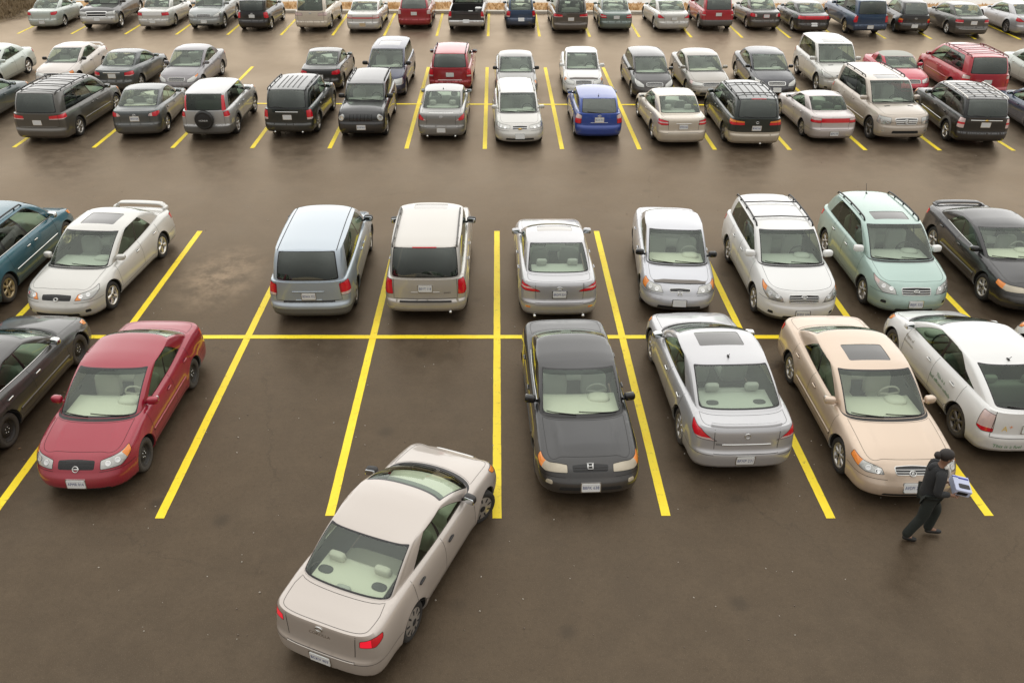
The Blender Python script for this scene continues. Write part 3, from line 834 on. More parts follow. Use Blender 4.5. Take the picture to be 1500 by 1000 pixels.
    if d['cls'] == 'pickup' and d.get('bed'):
        x0, x1, w_ = -hl+.10, c.xbl-.12, hw-.16
        bedp = rpoly([(x0, -w_), (x1, -w_), (x1, w_), (x0, w_)], .05)
        holes_ = [hole, bedp]
    else:
        holes_ = [hole]
        if d['deck'] > .3:
            t = []
            kk = c.xt < c.xbl
            b0 = c.gh(np.stack([np.concatenate([np.linspace(3.15, 4, 14), np.linspace(-4, -3.15, 14)[1:]]), np.zeros(27)], 1))
            tx = [(x+.04, y*(1-.09*abs(ny_))) for x, y, ny_ in zip(c.xt[kk], c.yt[kk], c.ny[kk])][::4]
            tx = [p for p in tx if p[0] < float(b0[:, 0].min()) - .05 or p[1] < .0]
            lidp = tx + [(x, -y) for x, y in tx[::-1][:-1]]
            # order: left front -> tail -> right front, close along the window base
            lidp = [tuple(map(float, p)) for p in lidp]
            bm = [(float(x)-.045, float(y)) for x, y, _ in b0 if abs(y) < abs(tx[0][1])]
            lidp += bm[::-1]
            regs.append(('lid', lidp)); ribbon(lines, lidp, .006, posc, .002, closed=True)
    def nfc(V, P, N):
        dd = ((V[:, None, :]-np.stack([np.abs(rp[:, 0])*np.sign(rp[:, 0]), rp[:, 1]], 1)[None])**2).sum(2)
        dm = np.minimum(dd.min(1), ((V[:, None, :]*[1, -1]-rp[None, :, :2])**2).sum(2).min(1))
        return ringfix(P, N, dm < 6e-4)
    R_ = patch(outer, regs, g, posc, holes_, nfix=nfc, d=D)
    for kx, geo in R_.items():
        # sit the outer ring exactly on the wall top
        if kx == 'hood': objs['hood'] = put('hood', geo, [d.get('hoodmat') or P_])
        elif kx == 'lid': objs['trunk_lid'] = put('trunk_lid', geo, [P_])
        elif kx == 'cowl': put('cowl_panel', geo, [M['black']])
        elif kx == 'defl':
            gg = (geo[0]+geo[2]*.02, geo[1], geo[2]); put('hood_deflector', gg, [M['darkalloy']])
        else: objs.setdefault('body', []).append((geo, 0))
    if d.get('bed'):
        b = MB(); x0, x1, w_ = -hl+.10, c.xbl-.12, hw-.16; zf = .72
        q = rpoly([(x0, -w_), (x1, -w_), (x1, w_), (x0, w_)], .05); q = dens(q, .15); n = len(q)
        V = [(x, y, float(c.zcap(np.array([x]), np.array([y]))[0])) for x, y in q]+[(x, y, zf) for x, y in q]
        b.add(V, [(i, (i+1) % n, n+(i+1) % n, n+i) for i in range(n)]); b.add([(x, y, zf) for x, y in q], [tuple(range(n))])
        b.build('cargo_bed', M['black'], root, smooth=False)
    # ---------- greenhouse
    bodyg = []
    for front in (True, False):
        ub = c.ub if front else 4-c.ub
        pos = c.gh if front else c.ghr
        outer = [(-ub, 0), (ub, 0), (ub, 1), (-ub, 1)]
        g = [(u, q) for u in np.linspace(-ub, ub, int(2*ub*.9/D)+6)[1:-1] for q in (.08, .18, .30, .42, .54, .66, .78, .87, .94)]
        regs = []; q0, q1 = d['q0'], d['q1']; TU = 1.0
        def R4(u0, u1, qa, qb, r, sl0=0, sl1=0, tl0=0):
            return rpoly([(u0, qa), (u1, qa), (u1-sl1, qb), (u0+sl0, qb)], r, 5)
        if front:
            w = d.get('wsu', .54)
            regs.append(('frame', R4(-w-.025, w+.025, -.0+.008, .985, .05)))
            wp = R4(-w, w, .05, .945, .06); regs.append((('pane', 'windshield'), wp))
            regs.append(('band', [(-w, .84), (w, .84), (w, .945), (-w, .945)], ('pane', 'windshield')))
            bandpoly = wp
        else:
            w = d.get('rwu', {'van': .50, 'suv': .525}.get(d['cls'], .545)); ra, rb = d.get('rwq', (.07, .93))
            if d.get('rframe', 1): regs.append(('frame', R4(-w-.028, w+.028, ra-.035, rb+.035, .06)))
            regs.append((('pane', 'rear_window'), R4(-w, w, ra, rb, d.get('rwr', .08))))
        for sg in (1, -1):
            W_ = d['win']; U = [(1+2*a, 1+2*b) for a, b in W_]
            lo, hi = U[0][0], U[-1][1]
            if front: fr = (lo-.02, ub+.1)
            else: fr = (4-hi-.02, ub+.1)
            # dark surround
            sl = d.get('qslant', .10)
            if d.get('sframe', 1):
                fp = rpoly([(sg*fr[0], q0-.03), (sg*fr[1], q0-.03), (sg*fr[1], q1+.035), (sg*(fr[0]+(0.02 if front else sl)), q1+.035)], [.03, 0, 0, .06])
                if sg < 0: fp = fp[::-1]
                regs.append(('frame', fp))
            for i, (a, b) in enumerate(U):
                mid = (a+b)/2
                isf = mid < c.ub
                if isf != front: continue
                if front: s0, s1 = a, b
                else: s0, s1 = 4-b, 4-a
                last = (not front) and i == len(U)-1
                pp = [(s0, q0), (s1, q0), (s1, q1), (s0+(sl if last else (.03 if front and i == 0 else 0)), q1)]
                if d.get('hop') and last: pp = [(s0, q0+.16), (s0+.10, q0), (s1, q0), (s1, q1), (s0+sl, q1)]
                pp = rpoly([(sg*x, y) for x, y in pp], [.05 if last else .03]+[.03]*(len(pp)-2)+[d.get('rr', .10) if last else .05])
                if sg < 0: pp = pp[::-1]
                regs.append((('pane', 'side_window', i, sg), pp))
        if d.get('dlamp') and not front:
            for sg in (1, -1):
                pp = [(sg*.50, -.1), (sg*.72, -.1), (sg*.68, .85), (sg*.53, .85)]
                regs.append((('dlamp', sg), pp if sg > 0 else pp[::-1]))
        # order so that the band wins only inside the windscreen
        gN = None
        def nfg(V, P, N):
            k = V[:, 1] > .9985
            if k.any():
                x, y = P[k, 0]*.985, P[k, 1]*.985
                zx = (c.zroof(x+e, y)-c.zroof(x-e, y))/(2*e); zy = (c.zroof(x, y+e)-c.zroof(x, y-e))/(2*e)
                N[k] = nrm(nrm(np.stack([-zx, -zy, np.ones_like(zx)], 1)) + nrm(N[k]))
            return N
        R_ = patch(outer, regs, np.array(g), pos, (), nfix=nfg, d=D*1.2, scale=(1, .6))
        panes = {}
        for kx, geo in R_.items():
            if kx == '': objs.setdefault('body', []).append((geo, 0))
            elif kx == 'frame': objs.setdefault('body', []).append((geo, 2))
            elif kx == 'band': panes['band'] = geo
            elif kx[0] == 'pane':
                if kx[1] == 'windshield': objs['ws'] = (geo,)
                elif kx[1] == 'rear_window': put('rear_window', geo, [M[d.get('rglass', 'glass')]], objs.get('tailgate', root) if d['deck'] < .3 else root)
                else:
                    first = kx[2] == 0
                    put('side_window', geo, [M[d.get('sglass', 'mid') if first else d.get('bglass', d.get('sglass', 'mid'))]])
            elif kx[0] == 'dlamp': put('tail_light', geo, [M['red']])
        if front and 'ws' in objs:
            geos = [(objs.pop('ws')[0], 0)] + ([(panes['band'], 1)] if 'band' in panes else [])
            V = np.concatenate([x[0][0] for x in geos]); N = np.concatenate([x[0][2] for x in geos]); F = []; mi = []; b = 0
            for x, k_ in geos: F += (x[1]+b).tolist(); mi += [k_]*len(x[1]); b += len(x[0])
            objs['windshield'] = link('windshield', mesh('windshield', V, F, [M['glass'], M['band']], N, mi), root)
    # ---------- roof
    uu = np.linspace(-4, 4, 201)[:-1]; rt = c.gh(np.stack([uu, np.ones(200)], 1))
    outer = [tuple(map(float, p[:2])) for p in rt]
    g = [(x, y) for x in np.arange(c.g_xr[1], c.g_xf[1], D*1.3) for y in np.arange(-hw, hw, D*1.1)]
    regs = []
    if d.get('sunroof'):
        xs, xl, yw = d['sunroof']; xf = c.g_xf[1]-xs
        regs.append(('sun', rpoly([(xf-xl, -yw), (xf, -yw), (xf, yw), (xf-xl, yw)], .05)))
    posr = lambda Q: np.stack([Q[:, 0], Q[:, 1], c.zroof(Q[:, 0], Q[:, 1])], 1)
    if d.get('roofgroove'):
        for yy in (-1, 1):
            xa_, xb_ = c.g_xr[1]+.1, c.g_xf[1]-.1
            ribbon(lines, [(xa_, yy*(c.g_w[1]-.10)), (xb_, yy*(c.g_w[1]-.10))], .018, posr, .0025)
    R_ = patch(outer, regs, np.array(g), posr, (), d=D)
    # blend the roof edge
    if '' in R_:
        geo = R_['']; V = geo[3]
        dd = np.sqrt(((V[:, None, :]-rt[None, :, :2])**2).sum(2)); kmin = dd.min(1) < 6e-3
        if kmin.any():
            Qg = np.stack([uu, np.full(200, .995)], 1)
            du = c.gh(Qg+[e, 0])-c.gh(Qg-[e, 0]); dv = c.gh(Qg)-c.gh(Qg-[0, .01]); gn = nrm(np.cross(du, dv))
            geo[2][kmin] = nrm(geo[2][kmin]+gn[dd.argmin(1)[kmin]])
        objs['roof'] = put('roof', geo, [d.get('roofmat') or P_])
    if 'sun' in R_:
        geo = R_['sun']; put('sunroof', (geo[0]+[0, 0, -.006], geo[1], geo[2]), [M[d.get('sunm', 'sunglass')]], objs['roof'])
    # ---------- body mesh
    V, F, N, mi, b = [], [], [], [], 0
    for geo, k_ in objs['body']:
        V.append(geo[0]); N.append(geo[2]); F += (geo[1]+b).tolist(); mi += [k_]*len(geo[1]); b += len(geo[0])
    lv = np.array(lines.V); ln = np.array(lines.N); V.append(lv); N.append(ln); F += [tuple(i+b for i in f) for f in lines.F]; mi += [3]*len(lines.F)
    link('body', mesh('body', np.concatenate(V), F, [P_, P2, M['gloss'], M['gap']], np.concatenate(N), mi), root)
    if trimb.V: build_split(trimb, 'trim_strip', [P_, M['black'], M['chrome']], root)
    # ---------- underbody and cabin
    u = MB(); yb = hw-.33
    u.box(((c.xfa+c.xra)/2, 0, (c.zb+.44)/2+.05), ((c.xfa-c.xra)/2+c.R+.1, yb, .44/2-.02)); 
    u.box((0, 0, c.zb+.02), (hl-.22, yb, .015))
    u.box(((c.xfa+c.xra)/2, 0, c.zb+.02), ((c.xfa-c.xra)/2-c.R-.1, hw-.10, .012))
    for lo, hi in ((c.xfa+c.R+.07, 9), (-9, c.xra-c.R-.07)):
        k = (c.bx > lo) & (c.bx < hi); q = [(x-.09*nx_, max(0, y-.09*ny_)) for x, y, nx_, ny_ in zip(c.bx[k], c.by[k], c.nx[k], c.ny[k])][::4]
        q = q + [(x, -y) for x, y in q[::-1]]
        u.add([(x, y, c.zb+.015) for x, y in q], [tuple(range(len(q)))])
    u.build('underbody', M['floor'], root, smooth=False)
    if lod < 3:
        xb = c.xB; ht = c.H-d['roofd']-.13; zs = min(c.zb+.17, ht-.98)+.03; hz_ = ht-.11-zs; bh = hz_-.40
        dm = M[d.get('dashm', 'dash')]; sm = M[d.get('seatm', 'seat')]
        # dashboard under the windscreen
        xs = np.linspace(c.xcowl-.10, c.xcowl-.75, 7); V = []; F = []
        ny_ = 9
        for i, x in enumerate(xs):
            for j in range(ny_):
                t = -1+2*j/(ny_-1); w = min(hw-.20, c.g_w[0]-.10); y = t*w
                xx = x - .10*t*t; z = float(c.zcap(np.array([c.xcowl-.12]), np.array([0.]))[0]) - .045 - .05*t*t - .012*i*.3 - (0 if i < 6 else .0)
                V.append((xx, y, z))
        for j in range(ny_):
            t = -1+2*j/(ny_-1); w = min(hw-.20, c.g_w[0]-.10); V.append((xs[-1]-.10*t*t-.02, t*w, .55))
        n = len(xs)+1
        for i in range(n-1):
            for j in range(ny_-1): F.append((i*ny_+j, i*ny_+j+1, (i+1)*ny_+j+1, (i+1)*ny_+j))
        db = MB(); db.add(V, F)
        db.blob((xs[-1]+.12, .36, V[(n-2)*ny_+4][2]-.0), (.14, .20, .055), .7, 12, 6)
        db.build('dashboard', dm, root)
        sb_ = MB(); sx = xs[-1]-.16; zsw = V[(n-2)*ny_+4][2]-.04
        sb_.tube([(sx+.07*math.cos(t)*.5, .36+.185*math.sin(t), zsw+.17*math.cos(t)) for t in np.linspace(0, 2*PI, 20)], .017, 6, cap=False)
        sb_.tube([(sx, .36-.17, zsw), (sx+.03, .36, zsw-.01), (sx, .36+.17, zsw)], .025, 6)
        sb_.build('steering_wheel', M['seatdark'] if d.get('dashm') != 'dashbeige' else sm, root)
        hb = c.zcap(np.array([0.]), np.array([0.]))[0]
        rows = [(xb+.12, (-.37, .37), .25)]
        rows.append((max(xb-.80, c.xbl+.42), (0,), .60))
        if d['cls'] == 'van' and d['L'] > 4.7: rows.append((c.xbl+.55, (0,), .55))
        for (rx, ys, hwid) in rows:
            st = MB()
            for y in ys:
                st.blob((rx+.26, y, zs+.22), (.27, hwid, .11), .4)
                st.blob((rx-.06, y, zs+.18+bh/2), (.085, hwid*.97, bh/2+.08), .4, rot=(0, -.22, 0))
                for hy in ([0] if hwid < .3 else [-.36, .36]):
                    st.blob((rx-.15, y+hy, zs+hz_-(.06 if hwid > .3 else 0)), (.055, .125, .08), .5, rot=(0, -.2, 0))
            st.build('seat', sm, root)
        if d['deck'] > .3:
            b = MB(); x1 = c.xbl+.02; x0 = max(xb-.82, c.xbl+.30)-.12
            zz = float(c.zcap(np.array([x1]), np.array([0.]))[0])-.04
            b.box(((x0+x1+.02)/2, 0, zz-.02), (abs(x0-x1)/2+.03, hw-.30, .012)); b.build('parcel_shelf', dm, root, smooth=False)
            if lod == 0:
                xm = (x0+x1)/2+.02
                for sg in (1, -1):
                    q = MB(); q.blob((xm, sg*.42, zz-.002), (.075, .115, .006), .8, 14, 5); q.build('speaker_grille', M['seatdark'], root)
                q = MB(); q.blob((x1+.05, 0, zz+.02), (.05, .11, .03), .5, 12, 6); q.build('high_brake_lamp', M['seat'], root)
    # ---------- wheels
    hm, tm, rm = wheel_meshes(c.R, d.get('rim', 'alloy6'), d.get('rimm', 'alloy'), d.get('dustytyre', 0))
    for xa, isf in ((c.xfa, 1), (c.xra, 0)):
        for sg in (1, -1):
            st = d.get('steer', 0)*isf
            w = link('wheel', hm, root, (xa, sg*(hw-.135), c.R), (0, rnd.uniform(0, 6)*sg, (0 if sg > 0 else PI)+st))
            link('tyre', tm, w); link('rim', rm, w)
    # ---------- mirrors
    mm = M[d['mirm']] if d.get('mirm') else P_
    for sg in (1, -1):
        p = c.gh(np.array([[sg*1.03, .03]]))[0]
        b = MB(); sz = 1.15 if d['cls'] in ('suv', 'van', 'pickup') else 1.
        x, y, z = p[0]+.02, p[1]+sg*.13, p[2]+.075*sz
        b.blob((x, y, z), (.065*sz, .10*sz, .068*sz), .55, 14, 8, 0, rot=(0, 0, sg*.18))
        b.tube([(p[0]+.02, p[1]-sg*.01, p[2]+.02), (x, y-sg*.04, z-.03)], .026, 6, 0)
        b.blob((x-.052*sz, y+sg*.004, z), (.014, .088*sz, .056*sz), .45, 12, 6, 1, rot=(0, 0, sg*.18))
        b.build('wing_mirror', [mm, M['mirror']], root)
    # ---------- wipers
    if lod < 2:
        for i, (u0, u1, qa, qb) in enumerate(((.46, -.06, .03, .085), (-.10, -.48, .03, .075))):
            b = MB(); Q = np.array([[u0+(u1-u0)*t, qa+(qb-qa)*t] for t in np.linspace(0, 1, 8)])
            p = c.gh(Q); du = c.gh(Q+[e, 0])-c.gh(Q-[e, 0]); dv = c.gh(Q+[0, e])-c.gh(Q-[0, e]); p = p+nrm(np.cross(du, dv))*.016
            b.tube([tuple(x) for x in p], .0095, 5); b.build('wiper', M['black'], root)
    if d.get('rwiper'):
        b = MB(); Q = np.array([[.05-.42*t, .04+.07*t] for t in np.linspace(0, 1, 6)])
        p = c.ghr(Q); du = c.ghr(Q+[e, 0])-c.ghr(Q-[e, 0]); dv = c.ghr(Q+[0, e])-c.ghr(Q-[0, e]); p = p+nrm(np.cross(du, dv))*.018
        b.tube([tuple(x) for x in p], .010, 5); b.build('rear_wiper', M['black'], root)
    # ---------- plates and badges
    def plaque(strip_pos, z, w, h, off=.012):
        q = np.array([[0., z]]); p = strip_pos(q)[0]; p2 = strip_pos(q+[0, h/2])[0]; p1 = strip_pos(q-[0, h/2])[0]
        up = nrm((p2-p1)[None])[0]; rt_ = nrm((strip_pos(q+[.01, 0])-strip_pos(q-[.01, 0])))[0]; n = np.cross(rt_, up)
        return (p1+p2)/2+n*off, rt_, up, n
    def plate(strip_pos, z, text):
        o, r_, u_, n_ = plaque(strip_pos, z, .30, .15, .016)
        V = []; 
        q = rpoly([(-.152, -.076), (.152, -.076), (.152, .076), (-.152, .076)], .015, 2)
        n = len(q)
        V = [o+r_*x+u_*y+n_*.004 for x, y in q]+[o+r_*x+u_*y-n_*.010 for x, y in q]
        F = [tuple(range(n))]+[(i, n+i, n+(i+1) % n, (i+1) % n) for i in range(n)]
        q2 = rpoly([(-.168, -.092), (.168, -.092), (.168, .092), (-.168, .092)], .015, 2)
        V2 = [o+r_*x+u_*y-n_*.003 for x, y in q2]+[o+r_*x+u_*y-n_*.022 for x, y in q2]
        b = MB(); b.add(V, F, 0); b.add(V2, [tuple(range(n))]+[(i, n+i, n+(i+1) % n, (i+1) % n) for i in range(n)], 1)
        po = b.build('licence_plate', [M[d.get('platem', 'plate')], M[d.get('pframe', 'chrome')]], root, smooth=False)
        if text:
            T, TF = textmesh(text, .083)
            sc_ = min(1, .27/max(.01, T[:, 0].max()-T[:, 0].min())); 
            link('lettering', mesh('lettering', [o+r_*x*sc_+u_*y+n_*.0065 for x, y in T], TF, M['plateblue'], smooth=False), po)
    if d.get('fplate', None) is not None: plate(c.wall, d.get('fpz', .42), d['fplate'])
    if d.get('rplate', None) is not None: plate(c.wallr, d.get('rpz', zt-.30), d['rplate'])
    def emblem(sp_, z, kind, off=.012):
        o, r_, u_, n_ = plaque(sp_, z, .1, .06, off)
        b = MB(); mt = 'chrome'
        T = lambda x, y: tuple(o+r_*x+u_*y)
        if kind in ('ringbar', 'ring', 'star', 'oval', 'caliper', 'wing', 'tee'):
            rx, ry = {'ring': (.045, .045), 'ringbar': (.048, .048), 'star': (.075, .075), 'oval': (.06, .032), 'caliper': (.052, .046), 'wing': (.06, .03), 'tee': (.052, .036)}[kind]
            b.tube([T(rx*math.cos(t), ry*math.sin(t)) for t in np.linspace(0, 2*PI, 22)], .009, 6, cap=False)
            if kind == 'ringbar': b.tube([T(-.062, 0), T(.062, 0)], .012, 6)
            if kind == 'star':
                for k_ in range(3): b.tube([T(0, 0), T(.07*math.sin(k_*2*PI/3), .07*math.cos(k_*2*PI/3))], .010, 6)
            if kind == 'caliper': b.tube([T(-.02, -.04), T(-.008, .03)], .007, 5); b.tube([T(.02, -.04), T(.008, .03)], .007, 5); b.tube([T(-.012, .0), T(.012, .0)], .007, 5)
            if kind == 'tee': b.tube([T(.026*math.cos(t), .03*math.sin(t)) for t in np.linspace(0, 2*PI, 16)], .006, 5, cap=False)
            if kind == 'oval': b.tube([T(-.04, 0), T(.04, 0)], .008, 5)
        elif kind == 'h':
            b.tube([T(-.03, -.035), T(-.036, .04)], .009, 5); b.tube([T(.03, -.035), T(.036, .04)], .009, 5); b.tube([T(-.03, 0), T(.03, 0)], .009, 5)
            b.tube([T(-.05, .05), T(.05, .05), T(.043, -.05), T(-.043, -.05), T(-.05, .05)], .007, 5)
        elif kind == 'bow':
            mt = 'gold'; V = [T(x, y) for x, y in [(-.075, -.012), (-.03, -.012), (-.036, -.028), (.026, -.028), (.032, -.012), (.075, -.012), (.08, .012), (.036, .012), (.04, .028), (-.022, .028), (-.028, .012), (-.07, .012)]]
            V2 = [tuple(np.array(v)+n_*.012) for v in V]; n = len(V); b.add(V+V2, [tuple(range(n, 2*n))]+[(i, (i+1) % n, n+(i+1) % n, n+i) for i in range(n)])
        b.build('emblem', M[mt], root)
    if d.get('pmould'):
        b = MB()
        for zz, w_ in d['pmould']: ribbon(b, [(-w_, zz), (w_, zz)], .03, c.wallr, .012)
        build_split(b, 'trim_strip', P_, objs.get('tailgate', root))
    if d.get('fem'): emblem(c.wall, d.get('femz', zn-.11), d['fem'])
    if d.get('rem'): emblem(c.wallr, d.get('remz', zt-.07), d['rem'], .006)
    # ---------- lamp bowls inside the headlights
    if lod < 2:
        h = HL[d.get('hl', 'wedge')][0]
        for sg in (1, -1):
            for cx in d.get('bowls', (.70, .93)):
                zs_ = [z for a, z in h]; zc_ = zn + (min(zs_)+max(zs_))*.5 + d.get('hdz', 0) + (cx-.8)*.10 - .035
                q = np.array([[sg*cx*hw, zc_]]); p = c.wall(q)[0]; n_ = wn(q)[0]
                b = MB(); R0 = d.get('bowlr', .048)
                t1 = nrm(np.cross(n_, [0, 0, 1.])[None])[0]; t2 = np.cross(n_, t1)
                prof = [(R0, .003), (R0*.86, .006), (R0*.7, .004), (R0*.3, .0035), (0.001, .0035)]
                V = [p+n_*o_+(t1*math.cos(t)+t2*math.sin(t))*r_ for r_, o_ in prof for t in np.linspace(0, 2*PI, 17)[:-1]]
                F = [(i*16+j, i*16+(j+1) % 16, (i+1)*16+(j+1) % 16, (i+1)*16+j) for i in range(4) for j in range(16)]
                b.add(V, F); b.build('lamp_bowl', M['reflector'], objs.get(('headlight', sg), root))
    # ---------- roof fittings
    if d.get('rails'):
        kind = d['rails']; yy = c.g_w[1]-(.07 if kind != 'crv' else .05); x0, x1 = c.g_xr[1]+.12, c.g_xf[1]-d.get('railf', .35)
        zz = lambda x, y: float(c.zroof(np.array([x]), np.array([y]))[0])
        for sg in (1, -1):
            b = MB()
            xs = np.linspace(x0, x1, 9); y = sg*yy
            pts = [(x0-.06, y, zz(x0-.06, y)+.005)]+[(x, y, zz(x, y)+.055) for x in xs]+[(x1+.08, y, zz(x1+.08, y)+.005)]
            b.tube(pts, .020, 7)
            for x in (x0+.35, (x0+x1)/2, x1-.25): b.tube([(x, y, zz(x, y)), (x, y, zz(x, y)+.05)], .022, 6)
            b.build('roof_rail', M[d.get('railm', 'black')], root)
        for t in d.get('xbars', ()):
            b = MB(); x = x0+(x1-x0)*t; b.tube([(x, -yy, zz(x, yy)+.062), (x, 0, zz(x, yy)+.085), (x, yy, zz(x, yy)+.062)], .015, 7)
            b.build('roof_crossbar', M[d.get('railm', 'black')], root)
    if d.get('slats'):
        b = MB(); x0, x1 = c.g_xr[1]+.25, c.g_xf[1]-.55
        for y in np.linspace(-.36, .36, d['slats']): 
            ribbon(b, [(x0, y), (x1, y)], .03, posr, .012)
        build_split(b, 'roof_slat', M[d.get('slatm', 'black')], root)
    if d.get('antenna'):
        ax_, ay_, ln = d['antenna']; x = c.g_xr[1]+ax_; z = float(c.zroof(np.array([x]), np.array([ay_]))[0])
        b = MB(); b.blob((x, ay_, z+.01), (.05, .02, .018), .8, 8, 5); b.tube([(x, ay_, z+.01), (x-ln*.6, ay_, z+ln)], .006, 5)
        b.build('antenna', M['black'], root)
    if d.get('wing'):
        h_, w_, x_ = d['wing']; b = MB(); xw = -hl+x_; 
        zc = lambda y: float(c.zcap(np.array([xw]), np.array([y]))[0])
        pr = []
        ys = np.linspace(-w_, w_, 21)
        sec = [(.13, .0), (.06, .022), (-.06, .026), (-.12, .012), (-.10, -.012), (.06, -.016)]
        V = []
        for y in ys:
            t = abs(y)/w_; z = zc(0) + h_*(1-max(0, (t-.78)/.22)**2) - .0*t; xx = xw - .10*(1-t*t)*.6
            sc2 = 1-.15*t
            for a_, b_ in sec: V.append((xx+a_*sc2, y, z+b_))
        n = len(sec); F = [(i*n+j, i*n+(j+1) % n, (i+1)*n+(j+1) % n, (i+1)*n+j)[::-1] for i in range(20) for j in range(n)]+[tuple(range(n)), tuple(range(20*n, 21*n))[::-1]]
        b.add(V, F)
        for sg in (1, -1): b.blob((xw+.02, sg*w_*.97, (zc(w_)+zc(0)+h_*.2)/2), (.12, .05, h_*.55), .6)
        b.build('spoiler', P_, root)
    if d.get('lipw'):
        b = MB(); pth = [(x+.05, y*.9) for x, y in zip(c.xt, c.yt) if x < -hl+.5 and y < d['lipw']*hw][::2]
        pth = pth + [(x, -y) for x, y in pth[::-1][1:]]
        ribbon(b, pth, .07, posc, d.get('liph', .03)); b.build('spoiler', d.get('lipmat') or P_, root)
    if d.get('exh'):
        b = MB()
        for y in d['exh']: b.tube([(-hl+.25, y, c.zb+.02), (-hl+.02, y, c.zb+.0)], .032, 8)
        build_split(b, 'exhaust_pipe', M['chrome'], root)
    if d.get('brake3'):
        q = np.array([[-.22, .975], [.22, .975]]); b = MB(); ribbon(b, [tuple(q[0]), tuple(q[1])], .03, c.ghr, .008); b.build('brake_light', M['red'], root)
    if d.get('hoodvents'):
        for sg in (1, -1):
            b = MB(); xx = c.xcowl+.28; ribbon(b, [(xx, sg*.32), (xx+.0, sg*.52)], .07, posc, .006); b.build('hood_vent', M['black'], objs['hood'])
    if d.get('spare'):
        b = MB(); z, R0 = d['spare']; px = float(c.wallr(np.array([[0., z]]))[0, 0])
        b.lathe([(R0*.93, -.01), (R0, .04), (R0, .13), (R0*.95, .165), (R0*.82, .18), (R0*.78, .172), (R0*.70, .182), (0.001, .19)], 40)
        b.V = [(px-y, x, zz+z) for x, y, zz in b.V]; b.F = [f for f in b.F]
        so = b.build('spare_wheel', M['black'], root)
        if d.get('sparetext'):
            T, TF = textmesh(d['sparetext'], .085); link('lettering', mesh('lettering', [(px-.192, -x, z+y) for x, y in T], TF, M['white'], smooth=False), so)
    if d.get('drain'):     # window line mouldings
        for sg in (1, -1):
            b = MB()
            for front in (True, False):
                U = [(1+2*a, 1+2*b_) for a, b_ in d['win']]
                lo = U[0][0]-.03 if front else 4-U[-1][1]-.03; hi = c.ub if front else 4-c.ub
                ribbon(b, [(sg*lo, .02), (sg*hi, .02)], .022, c.gh if front else c.ghr, .006)
            b.build('window_moulding', M[d['drain']], root)
    return root, c
M['mirror'] = pbr('mirror_glass', (.65, .68, .70), .04, 1.)
M['sunbright'] = pbr('sky_sheen_sunroof', (.30, .28, .25), .15, .35, coat=1)  # dark sunroof glass made paler, sky reflection put into its colour
M['sunglass'] = pbr('sunroof_glass', (.05, .048, .043), .12, coat=1)

# ------------------------------------------------------------------ camera, sky, sun
cd = bpy.data.cameras.new('camera'); cam = bpy.data.objects.new('camera', cd); COL.objects.link(cam); scene.camera = cam
F_PX, TH, CH = 1215., .5560057679908931, 9.66647
cd.sensor_width = 36; cd.lens = 36*F_PX/1500; cd.clip_end = 600; cd.shift_x = 22/1500
cam.location = (0, 0, CH); cam.rotation_euler = (PI/2-TH, 0, 0)
w = bpy.data.worlds.new('World'); scene.world = w; w.use_nodes = True
nt = w.node_tree; nt.nodes.clear(); N = nt.nodes; Lk = nt.links
SUN_EL, SUN_AZ = math.radians(58), math.radians(15)
sky = N.new('ShaderNodeTexSky'); sky.sky_type = 'NISHITA'; sky.sun_disc = False; sky.sun_elevation = SUN_EL; sky.sun_rotation = SUN_AZ
sky.dust_density = 4; sky.ozone_density = 1
bw = N.new('ShaderNodeRGBToBW'); Lk.new(sky.outputs[0], bw.inputs[0])
# cloud deck: the sky's brightness spread to a warm grey with soft cloud structure
tc = N.new('ShaderNodeTexCoord'); nz = N.new('ShaderNodeTexNoise'); nz.inputs['Scale'].default_value = 1.6; nz.inputs['Detail'].default_value = 5
Lk.new(tc.outputs['Generated'], nz.inputs['Vector'])
mr = N.new('ShaderNodeMapRange'); mr.inputs[1].default_value = .25; mr.inputs[2].default_value = .75; mr.inputs[3].default_value = .82; mr.inputs[4].default_value = 1.15
Lk.new(nz.outputs['Fac'], mr.inputs[0])
sxy = N.new('ShaderNodeSeparateXYZ'); Lk.new(tc.outputs['Generated'], sxy.inputs[0])
def mth(op, a, b_):
    q = N.new('ShaderNodeMath'); q.operation = op
    for i, v in enumerate((a, b_)):
        if isinstance(v, (int, float)): q.inputs[i].default_value = v
        else: Lk.new(v, q.inputs[i])
    return q.outputs[0]
# the cloud is thinner and brighter ahead, over the far row, and duller behind
# overcast dome: brightest overhead, duller towards the horizon and behind
zc_ = mth('MAXIMUM', sxy.outputs[2], 0.)
gy = N.new('ShaderNodeMapRange'); gy.interpolation_type = 'SMOOTHSTEP'; gy.inputs[1].default_value = -.9; gy.inputs[2].default_value = .6; gy.inputs[3].default_value = .30; gy.inputs[4].default_value = .52
Lk.new(sxy.outputs[1], gy.inputs[0])
dome = mth('ADD', gy.outputs[0], mth('MULTIPLY', mth('POWER', zc_, 1.1), .92))
cv = N.new('ShaderNodeVectorMath'); cv.operation = 'SCALE'; cv.inputs[0].default_value = (10.4, 10.25, 10.0); 
ge = N.new('ShaderNodeMapRange'); ge.interpolation_type = 'SMOOTHSTEP'; ge.inputs[1].default_value = .10; ge.inputs[2].default_value = .72; ge.inputs[3].default_value = 1.0; ge.inputs[4].default_value = 0.
Lk.new(sxy.outputs[2], ge.inputs[0])
gf = N.new('ShaderNodeMapRange'); gf.interpolation_type = 'SMOOTHSTEP'; gf.inputs[1].default_value = -.1; gf.inputs[2].default_value = .8; gf.inputs[3].default_value = 0.; gf.inputs[4].default_value = 1.05
Lk.new(sxy.outputs[1], gf.inputs[0])
glow = mth('ADD', mth('MULTIPLY', ge.outputs[0], gf.outputs[0]), dome)
